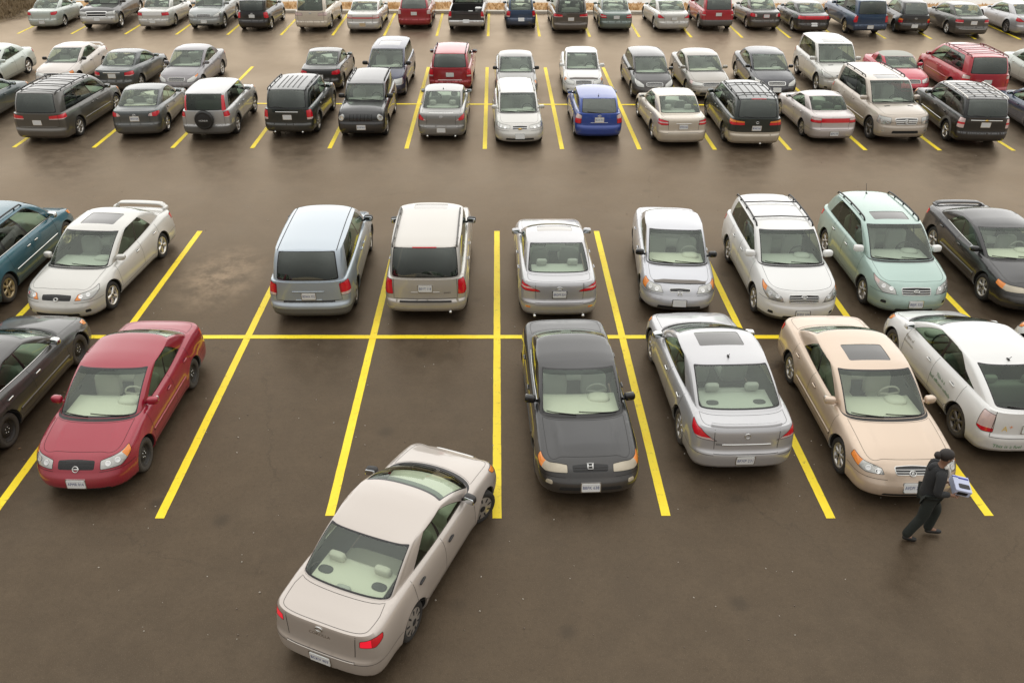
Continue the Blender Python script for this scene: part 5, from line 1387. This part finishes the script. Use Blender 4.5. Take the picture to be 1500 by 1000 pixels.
C('D9','hatch',4.45,1.725,1.49,2.70,.315,'charcoal','parked_hatchback','car','charcoal hatchback with pale headlamps facing the camera behind the champagne sedan',fo=.9,hl='leaf',turnm='lamp',hood=.88,ws=1.0,bl=.6,**L2)
C('D10','sedan',4.77,1.785,1.42,2.67,.315,'taupe','parked_sedan','car','taupe grey sedan facing the camera behind the two tone green minivan',fo=.95,hl='slim',turnm='pink',dashm='dashbeige',**L2)
C('D11','sedan',4.83,1.83,1.45,2.73,.33,'midnight','parked_sedan','car','midnight blue sedan with bright headlamps and chrome nose strip, behind the rosy silver sedan',fo=.97,hl='leaf',turnm='lamp',gr=(.42,-.16,-.05),grw=.03,fplate='',**L2)
C('D12','suv',4.78,1.91,1.78,2.915,.375,'whitesilver','parked_suv','SUV','silver white SUV behind the large sandy silver SUV, beside the midnight blue sedan',fo=.87,rim='alloy5',hl='leaf',turnm='lamp',sunroof=(.2,.5,.45),hoodvents=1,hood=1.2,ws=.8,ru=(.05,.06),**L2)
C('D13','sedan',4.0,1.72,1.28,2.4,.315,'brightred','parked_coupe','car','bright red two door coupe with a grey soft top, beside the crimson minivan',fo=.85,doors=2,roofmat=M['dash'],hood=1.2,ws=.7,deck=.62,bl=.55,win=[(.04,.55),(.60,.70)],nose=.66,cowl=.86,belt=.88,dk=.92,tail=.9,**L2)
C('D14','van',5.09,1.99,1.75,3.03,.34,'crimson','parked_minivan','minivan','crimson minivan with a roof rack, behind the black SUV with silver rails',fo=.98,tl='van',tin='top',tinm='pink',rplate='',rpz=.78,rails=1,xbars=(.2,.5,.8),rglass='dark',bglass='dark',railm='rackred',mould=(.6,'p'),**L2)
C('D15','sedan',4.6,1.76,1.44,2.65,.32,'palegreen','parked_sedan','car','pale silver sedan cut off by the picture edge beside the crimson minivan',fo=.9,**L2)
# ---- last row along the kerb
C('E0','sedan',4.42,1.695,1.385,2.465,.30,'palegreen','parked_sedan','car','pale green sedan from behind, first car of the last row beside the earth bank',fo=.89,rim='alloy5',rimm='brightalloy',tl='corolla',tin='in',tinm='red',rplate='',rpz=.42,**L2)
C('E1','pickup',5.80,2.02,1.90,3.57,.40,'ramgrey','parked_pickup','pickup truck','dark grey pickup truck facing the camera with a chrome cross bar grille',fo=.98,hl='block',turnm='lamp',gr=(.56,-.30,-.05),grw=.06,bars=1,barw=.04,fplate='',fpz=.62,bed=1,bumpmat=None,rim='alloy5',rimm='brightalloy',fog=1,fogz=.62,fogm='lamp',cross=1,bumpchrome=1,**L2)
C('E2','sedan',4.9,1.80,1.40,2.70,.315,'whitesilver','parked_sedan','car','white boxy older sedan from behind, beside the dark grey pickup truck',fo=1.0,tl='block',tin='no',bar=(-.20,-.07,'white'),rplate='',rpz=.45,deck=.85,bl=.55,sglass='dark',rim='cover',**L2)
C('E3','suv',4.77,1.88,1.70,2.825,.37,'greysilver','parked_suv','SUV','silver grey SUV facing the camera in the last row, beside the white boxy sedan',fo=.92,hl='leaf',turnm='lamp',gr=(.42,-.2,-.06),fplate='',fpz=.5,clad=.40,archclad=1,**L2)
C('E4','hatch',4.25,1.76,1.62,2.60,.32,'black','parked_hatchback','car','black box shaped hatchback from behind in the last row',fo=.85,tl='van',tin='no',rplate='',rpz=.80,bl=.16,rem='oval',remz=.92,rglass='dark',bglass='dark',nose=.85,cowl=1.0,belt=1.03,dk=1.06,tail=1.03,wr=.86,rim='alloy5',rimm='brightalloy',**L2)
C('E5','suv',4.8,1.85,1.75,2.72,.36,'cream','parked_suv','SUV','cream SUV from behind in the last row',fo=.9,tl='flat',tdz=-.02,tmat='pink',tin='no',rplate=None,rem='oval',remz=.98,**L2)
C('E6','sedan',4.85,1.85,1.42,2.81,.325,'whitesilver','parked_sedan','car','white sedan from behind with a red strip below its lamps, in the last row',fo=1.0,tl='block',tmat='pink',tin='low',tinm='red',bar=(-.22,-.16,'red'),rplate='',rpz=.44,deck=.7,platem='platetan',**L2)
C('E7','suv',4.6,1.87,1.65,2.75,.36,'red','parked_suv','SUV','red crossover from behind in the last row beside the pickup truck with the open bed',fo=.9,tl='small',tmat='pink',tin='no',rplate='',rpz=.86,rglass='dark',bglass='dark',ru=(.05,.08),bl=.36,wr=.76,strip=(.60,.7,0,.05),**L2)
C('E8','pickup',5.78,2.02,1.90,3.57,.40,'ramgrey','parked_pickup','pickup truck','dark pickup truck from behind with white buckets in its open bed',fo=.98,tl='vert',tdz=.02,tin='low',rplate='',rpz=.62,bed=1,strip=(.98,.6,1,.02),bumpchrome=1,hitch=1,**L2)
C('E9','hatch',3.83,1.69,1.52,2.46,.30,'steelblue','parked_hatchback','car','small blue hatchback from behind in the last row',fo=.8,tl='van',tin='low',rplate='',rpz=.52,bl=.36,dashm='dashbeige',**L2)
C('E10','van',5.08,1.96,1.75,3.03,.34,'bronzegrey','parked_minivan','minivan','bronze grey minivan from behind in the last row',fo=.98,tl='flat',tin='low',rplate='',rpz=.76,bglass='dark',rails=1,strip=(.60,.6,0,.05),**L2)
C('E11','sedan',4.80,1.82,1.47,2.775,.33,'sage','parked_sedan','car','grey green sedan from behind in the last row beside the bronze grey minivan',fo=.93,tl='corner',tin='mid',rplate='',rpz=.78,**L2)
C('E12','sedan',4.82,1.82,1.45,2.855,.33,'whitesilver','parked_sedan','car','silver sedan from behind with triangular red lamps in the last row',fo=.88,tl='tri',tin='no',rplate='',rpz=.72,rim='alloy5',mirm='paint',**L2)
SP['E12'][0].pop('mirm')
C('E13','suv',4.44,1.80,1.70,2.62,.345,'crimson','parked_suv','SUV','crimson boxy SUV with a grey bumper, in the last row beside the silver sedan',fo=.87,tl='small',tdz=.0,tin='low',rplate='',rpz=.88,clad=.56,cladbump=1,archclad=1,rglass='dark',bglass='dark',rim='alloy5',**L2)
C('E14','sedan',4.49,1.75,1.435,2.70,.315,'darkgrey','parked_sedan','car','dark grey sedan from behind in the last row, beside the crimson boxy SUV',fo=.9,tl='corner',tin='in',rplate='',rpz=.78,rim='alloy5',dashm='dashbeige',**L2)
C('E15','sedan',4.83,1.80,1.40,2.74,.325,'charcoal','parked_sedan','car','charcoal sedan with a full width red lamp bar in the last row',fo=1.0,tl='block',tdz=.03,tin='no',bar=(-.19,-.02,'red'),rplate='',rpz=.52,rim='alloy5',**L2)
C('E16','pickup',5.1,1.85,1.85,3.0,.37,'steelblue','parked_pickup','pickup truck','blue pickup truck with a matching canopy over its bed, in the last row',fo=.8,deck=.10,bl=.16,hood=1.25,ws=.6,tl='vert',tin='no',rplate='',rpz=.55,win=[(.04,.36),(.50,.92)],rglass='dark',bglass='dark',cab=1,bumpchrome=0,rim='alloy5',rimm='goldalloy',**L2)
C('E17','hatch',4.29,1.70,1.60,2.615,.325,'charcoal','parked_hatchback','car','black retro hatchback with small lamps, between the blue pickup and the long grey sedan',fo=.85,tl='small',tdz=-.12,tin='top',tinm='amber',rplate='',rpz=.45,bl=.45,rglass='dark',bglass='dark',wr=.74,flare=.05,rem='wing',remz=.82,rim='steel',rimm='steel',**L2)
C('E18','sedan',4.85,1.83,1.46,2.73,.33,'darkgrey','parked_sedan','car','long dark grey sedan with bright wheels, in the last row beside the retro hatchback',fo=.97,tl='block',tdz=-.0,tin='low',tinm='pink',rplate='',rpz=.76,rim='alloy7',rimm='brightalloy',strip=(.46,.8,2,.02),dashm='dashbeige',**L2)
C('E19','sedan',4.92,1.85,1.45,2.80,.335,'silver','parked_sedan','car','silver sedan with red wedge lamps, last car of the last row',fo=1.0,tl='tri',tin='no',rplate='',rim='alloy7',rimm='darkalloy',**L2)
M['silverrail'] = pbr('silver_rail', (.5,.5,.48), .35, .6); M['rackred'] = pbr('rack_red', (.14,.01,.015), .4)
M['platetan'] = pbr('plate_tan', (.55,.42,.25), .5)
for k, v in SP.items():
    assert 4 <= len(v[3].replace('-', ' ').split()) <= 16, v[3]
    v[0].pop('sub', None)
    if v[0].get('zr', 1) is None: v[0].pop('zr')
    if v[0].get('roofmat', 1) is None: v[0].pop('roofmat')
    if v[0].pop('bumpchrome', 0): v[0]['bumpmat'] = M['chromebump'] if 'chromebump' in M else M.setdefault('chromebump', pbr('bright_bumper', (.62,.62,.60), .3, .7))
    if k[0] in 'AM': v[0]['lod'] = 0

POS = {"A0": [-9.7, 13.289, 1.524],
 "A1": [-6.947, 12.706, -1.592],
 "A4": [1.457, 12.687, -1.53],
 "A5": [4.179, 13.43, 1.605],
 "A6": [6.809, 12.725, -1.56],
 "A7": [9.277, 13.668, 1.599],
 "A8": [11.887, 13.251, 1.571],
 "M": [-1.472, 9.088, 1.178],
 "B0": [-12.507, 18.888, 1.557],
 "B1": [-9.729, 18.604, -1.656],
 "B3": [-4.248, 18.718, 1.584],
 "B4": [-1.61, 18.775, 1.571],
 "B5": [1.38, 18.598, 1.583],
 "B6": [4.343, 18.754, -1.649],
 "B7": [6.836, 18.301, -1.58],
 "B8": [9.529, 18.693, -1.579],
 "B9": [12.448, 18.86, -1.585],
 "B10": [13.903, 16.936, 1.571],
 "C0": [-20.088, 32.616, 1.571],
 "C1": [-16.109, 31.43, 1.52],
 "C2": [-13.135, 31.653, 1.633],
 "C3": [-10.412, 31.418, 1.581],
 "C4": [-7.429, 31.714, 1.534],
 "C5": [-4.852, 31.435, -1.575],
 "C6": [-1.957, 31.535, 1.553],
 "C7": [0.738, 30.76, -1.539],
 "C8": [3.633, 31.301, 1.576],
 "C9": [6.415, 30.858, 1.616],
 "C10": [9.044, 30.773, 1.561],
 "C11": [11.902, 31.072, 1.602],
 "C12": [14.368, 31.319, -1.552],
 "C13": [17.118, 30.748, 1.507],
 "C14": [20.458, 31.223, 1.502],
 "D0": [-22.334, 37.682, -1.57],
 "D1": [-19.003, 38.113, -1.569],
 "D2": [-16.077, 37.579, 1.536],
 "D3": [-13.374, 37.409, -1.598],
 "D4": [-7.471, 37.786, 1.56],
 "D5": [-4.647, 36.881, -1.603],
 "D6": [-1.937, 37.524, 1.555],
 "D7": [0.795, 36.462, -1.563],
 "D8": [3.643, 36.914, -1.593],
 "D9": [6.423, 36.386, -1.556],
 "D10": [8.756, 36.684, -1.544],
 "D11": [11.588, 36.868, -1.59],
 "D12": [14.563, 37.386, -1.596],
 "D13": [17.371, 36.961, -1.582],
 "D14": [20.083, 36.803, 1.545],
 "D15": [23.709, 36.766, -1.572],
 "E0": [-25.298, 50.551, 1.607],
 "E1": [-22.2, 50.997, -1.509],
 "E2": [-19.078, 50.757, 1.576],
 "E3": [-16.193, 50.446, -1.549],
 "E4": [-13.356, 50.019, 1.533],
 "E5": [-10.11, 50.117, 1.538],
 "E6": [-7.307, 49.937, 1.56],
 "E7": [-4.589, 50.65, 1.571],
 "E8": [-1.615, 50.398, 1.548],
 "E9": [1.287, 50.427, 1.604],
 "E10": [3.969, 49.84, 1.589],
 "E11": [6.55, 50.069, 1.561],
 "E12": [9.552, 50.01, 1.628],
 "E13": [12.132, 50.186, 1.581],
 "E14": [14.77, 50.257, 1.59],
 "E15": [17.179, 49.526, 1.57],
 "E16": [19.901, 48.917, 1.57],
 "E17": [22.797, 49.232, 1.479],
 "E18": [25.423, 48.679, 1.539],
 "E19": [28.76, 49.005, 1.571]}
ONLY = None
# ------------------------------------------------------------------ cars
order = [k for k in SP]
built = {}
for k in order:
    if ONLY and k not in ONLY: continue
    sp, name, cat, label = SP[k]
    x, y, a = POS[k]
    built[k] = build_car(sp, name, label, cat, (x, y), a, None if k == 'M' else G_)

# ------------------------------------------------------------------ lines of the far rows
CX = [-20.0, -17.1, -14.26, -11.47, -8.65, -5.91, -3.19, -.43, 2.29, 5.01, 7.66, 10.28, 12.93, 15.53, 18.1, 20.8, 23.5, 26.2]
for x in [-25.5, -22.75] + CX:
    yn = 28.38 - .010*x
    line(x, yn, x*1.004-.03, 40.0 - .012*x, .15)
line(-26, 34.15, 26.5, 33.6, .15, .008)
for px in (-56, 20, 100, 180, 256, 332, 411, 487, 563, 640, 715, 790, 863, 935, 1010, 1085, 1158, 1232, 1308, 1382, 1455, 1530):
    x = (px-728)/27.0
    yn = 46.75 - .026*x
    if x > 12: x *= 1-.0035*(x-12)
    line(x, yn, x*1.01, 53.05 - .02*x, .14)

# ------------------------------------------------------------------ kerb, verge, snow, bank
m = pbr('kerb_concrete', (.56, .51, .43), .85, bump=.4, bscale=30); M['kerb'] = m
b = MB(); b.box((0, 53.3, .07), (75, .22, .075)); kb = b.build('kerb', M['kerb'], smooth=False, rot=None); kb.rotation_euler = (0, 0, -.02); tag(kb, kind='structure')
def ground_mat(name, c1, c2, c3, sc, rough=.95):
    global N, Lk, tc
    m, nt, out = newmat(name); N = nt.nodes; Lk = nt.links
    bb = N.new('ShaderNodeBsdfPrincipled'); tc = N.new('ShaderNodeTexCoord')
    a, b2, c_ = noise(sc, 8, .75), noise(sc*5.1, 8, .7), noise(sc*.3, 4, .6)
    col = mixc(mrange(a.outputs['Fac'], .35, .65, 0, 1), c1, c2); col = mixc(mrange(b2.outputs['Fac'], .45, .75, 0, 1), col, c3)
    Lk.new(col, bb.inputs['Base Color']); bb.inputs['Roughness'].default_value = rough
    bp = N.new('ShaderNodeBump'); bp.inputs['Strength'].default_value = .8; bp.inputs['Distance'].default_value = .08; Lk.new(b2.outputs['Fac'], bp.inputs['Height']); Lk.new(bp.outputs['Normal'], bb.inputs['Normal'])
    Lk.new(bb.outputs[0], out.inputs[0]); return m
M['verge'] = ground_mat('dry_grass', (.56, .35, .16), (.46, .28, .13), (.64, .44, .23), 1.5)
M['snow'] = ground_mat('old_snow', (.74, .71, .66), (.62, .56, .49), (.80, .78, .74), .6)
M['bank'] = ground_mat('earth_bank', (.20, .145, .085), (.12, .088, .055), (.30, .23, .14), .9)
def field(name, x0, x1, y0, y1, nx, ny, h, mat, kind='structure'):
    V = []; F = []
    for j in range(ny+1):
        for i in range(nx+1):
            x = x0+(x1-x0)*i/nx; y = y0+(y1-y0)*j/ny - .02*(x0+(x1-x0)*i/nx); V.append((x, y, h(x, y, j/ny)))
    for j in range(ny):
        for i in range(nx): a = j*(nx+1)+i; F.append((a, a+1, a+nx+2, a+nx+1))
    o = link(name, mesh(name, V, F, mat)); tag(o, kind=kind); return o
from mathutils import noise as mn
nzf = lambda x, y, s: mn.noise(Vector((x*s, y*s, 1.7)))
field('grass_verge', -75, 75, 53.5, 55.6, 120, 6, lambda x, y, t: .09+.05*nzf(x, y, .8)+.12*t, M['verge'])
field('snow_bank', -75, 75, 55.2, 62, 140, 12, lambda x, y, t: .02+min(1, t*3)*(.36+.22*nzf(x, y, .35)+.08*nzf(x, y, 1.5)), M['snow'])
M['field'] = ground_mat('snowy_field', (.70, .66, .60), (.40, .29, .17), (.76, .73, .69), .09)
field('far_field', -160, 160, 61, 200, 60, 30, lambda x, y, t: .15+.5*nzf(x, y, .05)+2.5*t*t, M['field'])
def bankh(x, y, t):
    e = -28.9 + .30*(y-50) + .5*nzf(x, y, .5)
    d = e - x
    if d <= 0: return -.15
    return -.05 + 1.9*(1-math.exp(-d/2.6)) + .22*nzf(x, y, .7)*min(1, d) + .10*nzf(x, y, 2.2)*min(1, d)
field('earth_bank', -60, -24.5, 44, 70, 90, 70, bankh, M['bank'])
# dry tufts on the verge and the bank
def tufts(name, n, place_, mat, h0, h1):
    rr = random.Random(11); V = []; F = []
    for _ in range(n):
        x, y, z = place_(rr)
        for k in range(7):
            a = rr.uniform(0, 2*PI); l = rr.uniform(h0, h1); w_ = .012; dx, dy = math.cos(a)*l*.6, math.sin(a)*l*.6
            px_, py_ = x+rr.uniform(-.06, .06), y+rr.uniform(-.06, .06); s1, s2 = -math.sin(a)*w_, math.cos(a)*w_
            i = len(V); V += [(px_-s1, py_-s2, z-.03), (px_+s1, py_+s2, z-.03), (px_+dx*.5+s1*.6, py_+dy*.5+s2*.6, z+l*.75), (px_+dx, py_+dy, z+l)]
            F += [(i, i+1, i+2), (i, i+2, i+3)]
    o = link(name, mesh(name, V, F, mat, smooth=False)); tag(o, kind='stuff'); return o
def pl1(rr):
    x = rr.uniform(-26, 34); y = rr.uniform(53.5, 55.4)-.02*x; return x, y, .12
def pl2(rr):
    y = rr.uniform(46, 60); x = -29+.30*(y-50)-abs(rr.gauss(0, 3)); return x, y, bankh(x, y-.02*0, 0)
M['straw'] = pbr('straw', (.60, .40, .19), .9); M['straw2'] = pbr('dull_straw', (.27, .20, .115), .9)
tufts('verge_grass', 1300, pl1, M['straw'], .08, .26); tufts('bank_grass', 2200, pl2, M['straw2'], .10, .32)
# grit and scraps on the asphalt
rr = random.Random(5); b = MB()
for _ in range(420):
    y = 7.5+abs(rr.gauss(0, 1))*11; x = rr.uniform(-1.1, 1.1)*y*.62; s_ = rr.uniform(.004, .013)
    b.blob((x, y, s_*.4), (s_*rr.uniform(.7, 1.6), s_, s_*.7), .8, 5, 3, rr.choice((0, 0, 1)), rot=(0, 0, rr.uniform(0, 3)))
g = b.build('grit', [pbr('grit_pale', (.42, .38, .32), .9), pbr('grit_dark', (.16, .13, .10), .9)]); tag(g, kind='stuff')
b = MB()
for _ in range(46):
    x, y = -7.9+rr.gauss(-.25, .35), rr.uniform(11.2, 16); s_ = rr.uniform(.015, .04); a = rr.uniform(0, 6)
    b.blob((x, y, .008), (s_, s_*.55, .005), .8, 6, 3, 0, rot=(rr.uniform(-.4, .4), rr.uniform(-.4, .4), a))
g = b.build('fallen_leaves', pbr('dead_leaf', (.17, .10, .05), .9)); tag(g, kind='stuff')

# ------------------------------------------------------------------ white buckets in the pickup's bed
bm_ = M['white']
for i, (x, y, r_, h_, lab) in enumerate(((-1.02, 48.35, .17, .46, 'taller white bucket in the open pickup bed'), (-1.45, 48.2, .13, .30, 'shorter white bucket in the open pickup bed'))):
    t = bpy.data.objects.new('white_bucket', None); COL.objects.link(t); t.location = (x, y, .72); tag(t, lab, 'bucket', 'buckets in the pickup bed')
    bk = MB(); bk.lathe([(0.001, 0), (r_*.86, 0), (r_*.9, .01), (r_, h_), (r_*1.06, h_), (r_*1.06, h_-.04), (r_*.99, h_-.05)], 24)
    bk.V = [(x_, z_, y_) for x_, y_, z_ in bk.V]; bk.F = [f[::-1] for f in bk.F]; bk.build('pail', bm_, t)
    ld = MB(); ld.lathe([(r_*1.07, h_+.0), (r_*1.04, h_+.015), (r_*.9, h_+.012), (0.001, h_+.012)], 24); ld.V = [(x_, z_, y_) for x_, y_, z_ in ld.V]; ld.F = [f[::-1] for f in ld.F]; ld.build('lid', bm_, t)

# ------------------------------------------------------------------ the person with a box
def skin(chains, sub=2):
    """chains: list of (points with radii); a point may repeat a former one to branch there -> mesh arrays"""
    vs, rs, es, ix = [], [], [], {}
    for ch in chains:
        prev = None
        for p in ch:
            k = tuple(round(c_, 4) for c_ in p[:3])
            if k not in ix: ix[k] = len(vs); vs.append(p[:3]); rs.append(p[3])
            i = ix[k]
            if prev is not None and prev != i: es.append((prev, i))
            prev = i
    me = bpy.data.meshes.new('skin'); me.from_pydata(vs, es, [])
    o = bpy.data.objects.new('skin', me); COL.objects.link(o)
    md = o.modifiers.new('Skin', 'SKIN'); md.use_smooth_shade = True; md.branch_smoothing = .6
    for i, r_ in enumerate(rs):
        sv = me.skin_vertices[0].data[i]; sv.radius = (r_, r_) if not isinstance(r_, tuple) else r_; sv.use_root = (i == 0)
    sm = o.modifiers.new('Sub', 'SUBSURF'); sm.levels = sub; sm.render_levels = sub
    bpy.context.view_layer.update()
    r = bpy.data.meshes.new_from_object(o.evaluated_get(bpy.context.evaluated_depsgraph_get()))
    V = [tuple(v.co) for v in r.vertices]; F = [tuple(p.vertices) for p in r.polygons]
    bpy.data.objects.remove(o); bpy.data.meshes.remove(r); return V, F
def skinned(name, groups, mat, parent):
    b = MB()
    for i, (ch, sub) in enumerate(groups): b.add(*skin(ch, sub))
    return b.build(name, mat, parent)
PER = bpy.data.objects.new('person', None); COL.objects.link(PER); PER.location = (6.68, 9.64, 0); PER.rotation_euler = (0, 0, math.radians(-8))
tag(PER, 'person in a dark jacket and trousers walking past with a pale box', 'person')
SKN = pbr('skin', (.22, .115, .07), .55); JKT = pbr('dark_jacket', (.020, .021, .022), .8, bump=.5, bscale=30); TRS = pbr('dark_trousers', (.012, .016, .013), .85, bump=.5, bscale=25)
HAIR = pbr('dark_hair', (.016, .011, .009), .6); SHO = pbr('dark_shoe', (.012, .012, .012), .5); SCF = pbr('pale_collar', (.62, .60, .56), .8)
P0 = (0, 0, .95)
# body: pelvis, spine, neck, head; legs; arms to the palms
hip = lambda s: (0, s*.085, .92)
legs = {-1: [(-.03, -.095, .50), (-.19, -.10, .12), (-.06, -.10, .035)], 1: [(.23, .09, .54), (.20, .095, .13), (.36, .095, .075)]}
sh = {s: (.005, s*.175, 1.43) for s in (-1, 1)}; el = {-1: (-.02, -.255, 1.13), 1: (.0, .25, 1.14)}; wr_ = {-1: (.21, -.165, 1.06), 1: (.21, .165, 1.05)}; pa = {-1: (.285, -.16, 1.045), 1: (.285, .16, 1.035)}
core = [(0, 0, .95, .12), (.0, 0, 1.10, .105), (.0, 0, 1.28, .10), (.0, 0, 1.43, .060), (.025, 0, 1.515, .052), (.05, 0, 1.585, .070), (.065, 0, 1.655, .088), (.06, 0, 1.715, .072)]
ch = [core]
for s in (-1, 1):
    k, a, t = legs[s]
    ch.append([core[0], (*hip(s), .085), (*k, .055), (*a, .038), (*t, .030)])
    ch.append([core[3], (sh[s][0]-.01, sh[s][1]*.92, sh[s][2]-.03, .036), (*el[s], .036), (*wr_[s], .026), (*pa[s], .032)])
gr = [(ch, 2), ([[(.115, 0, 1.635, .022), (.16, 0, 1.628, .014), (.165, 0, 1.622, .009)]], 1)]     # nose
for s in (-1, 1):
    gr.append(([[(.06, s*.085, 1.65, .016), (.053, s*.10, 1.655, .012), (.049, s*.10, 1.63, .010)]], 1))   # ears
    px_, py_, pz_ = pa[s]
    for i, (dy, ln) in enumerate(((.030, .062), (.011, .072), (-.009, .068), (-.027, .054))):
        y = py_+dy*1.0
        gr.append(([[(px_+.005, y, pz_-.012, .010), (px_+ln*.55, y-s*.012, pz_-.026, .0095), (px_+ln, y-s*.034, pz_-.022, .0085), (px_+ln*1.05, y-s*.055, pz_-.012, .0075)]], 1))
    gr.append(([[(px_-.02, py_-s*.015, pz_+.014, .011), (px_+.012, py_-s*.03, pz_+.04, .010), (px_+.04, py_-s*.034, pz_+.062, .0085)]], 1))
body = skinned('body', gr, SKN, PER)
eb2 = MB(); eb2.blob((.145, 0, 1.585), (.008, .026, .007), .9, 8, 5); eb2.build('mouth', pbr('lips', (.20, .07, .05), .5), PER)
for s in (-1, 1):
    q = MB(); q.blob((.143, s*.034, 1.66), (.009, .015, .008), 1, 8, 5); q.build('eye', pbr('eye_white', (.5, .48, .45), .3), PER)
# jacket
J = [(-.005, 0, .85, .16), (-.005, 0, .98, .16), (-.005, 0, 1.12, .155), (.0, 0, 1.28, .172), (.0, 0, 1.41, .155), (.01, 0, 1.495, .112)]
gj = [([J], 2), ([[(-.05, 0, 1.47, .055), (-.10, 0, 1.44, .065), (-.13, 0, 1.37, .05)]], 2)]
for s in (-1, 1):
    gj.append(([[(.0, s*.08, 1.40, .10), (sh[s][0], sh[s][1], sh[s][2]-.015, .088), tuple((sh[s][i]+el[s][i])/2 for i in range(3))+(.074,), (*el[s], .066), tuple((el[s][i]*.5+wr_[s][i]*.5) for i in range(3))+(.055,), (wr_[s][0]-.01, wr_[s][1], wr_[s][2], .046)]], 2))
jk = skinned('jacket', gj, JKT, PER)
skinned('collar', [([[(.05, -.085, 1.50, .026), (.095, -.04, 1.485, .03), (.115, .0, 1.46, .03), (.095, .04, 1.485, .03), (.05, .085, 1.50, .026)], [(.115, .0, 1.46, .03), (.165, 0, 1.36, .034), (.18, 0, 1.27, .024)]], 2)], SCF, PER)
tc_ = [[(0, 0, .93, .135)]]
tg = []
for s in (-1, 1):
    k, a, t = legs[s]; h = hip(s)
    mid = tuple((h[i]+k[i])/2 for i in range(3)); m2 = tuple((k[i]+a[i])/2 for i in range(3))
    tc_.append([(0, 0, .93, .135), (h[0], h[1]*1.05, h[2]-.03, .105), (*mid, .102), (*k, .086), (*m2, .080), (a[0]-.005, a[1], a[2]-.045, .075)])
skinned('trousers', [(tc_[1:], 2)], TRS, PER)
for s in (-1, 1):
    k, a, t = legs[s]
    skinned('shoe', [([[(a[0]-.035, a[1], a[2]-.055, .042), (a[0]+.03, a[1], a[2]-.055, .044), (t[0]+.005, t[1], t[2]-.002, .042), (t[0]+.07, t[1], t[2]+.0, .032)]], 2)], SHO, PER)
q = MB()
def hs(v):
    v = v.copy()
    if v.x > .02: v.z = v.z if v.z > 0 else v.z*.0+ .0 if v.x > .05 else v.z*.5
    return v
q.blob((.043, 0, 1.685), (.108, .098, .098), .95, 18, 12, shear=hs); q.blob((-.07, 0, 1.665), (.06, .062, .06), .95, 12, 8)
q.build('hair', HAIR, PER)
# the box, held in both hands
BX = bpy.data.objects.new('box', None); COL.objects.link(BX); BX.location = (7.07, 9.59, 1.115); BX.rotation_euler = (math.radians(12), math.radians(10), math.radians(-8))
tag(BX, 'pale lilac box with blue marks and a dark window, carried by the person', 'box')
bx = MB(); bx.box((0, 0, 0), (.125, .145, .060)); o = bx.build('carton', pbr('pale_card', (.50, .54, .70), .6), BX, smooth=False)
mdf = o.modifiers.new('Bevel', 'BEVEL'); mdf.width = .006; mdf.segments = 2
bx = MB(); bx.box((.035, .10, .0615), (.075, .013, .003)); bx.box((-.085, .115, .0615), (.045, .009, .003)); build_split(bx, 'blue_mark', pbr('blue_ink', (.01, .02, .34), .5), BX)
bx = MB(); bx.blob((.02, -.05, .0615), (.085, .045, .004), .3, 16, 6); bx.blob((.0, -.1465, -.005), (.08, .004, .034), .3, 16, 6); build_split(bx, 'dark_window', M['gloss'], BX)
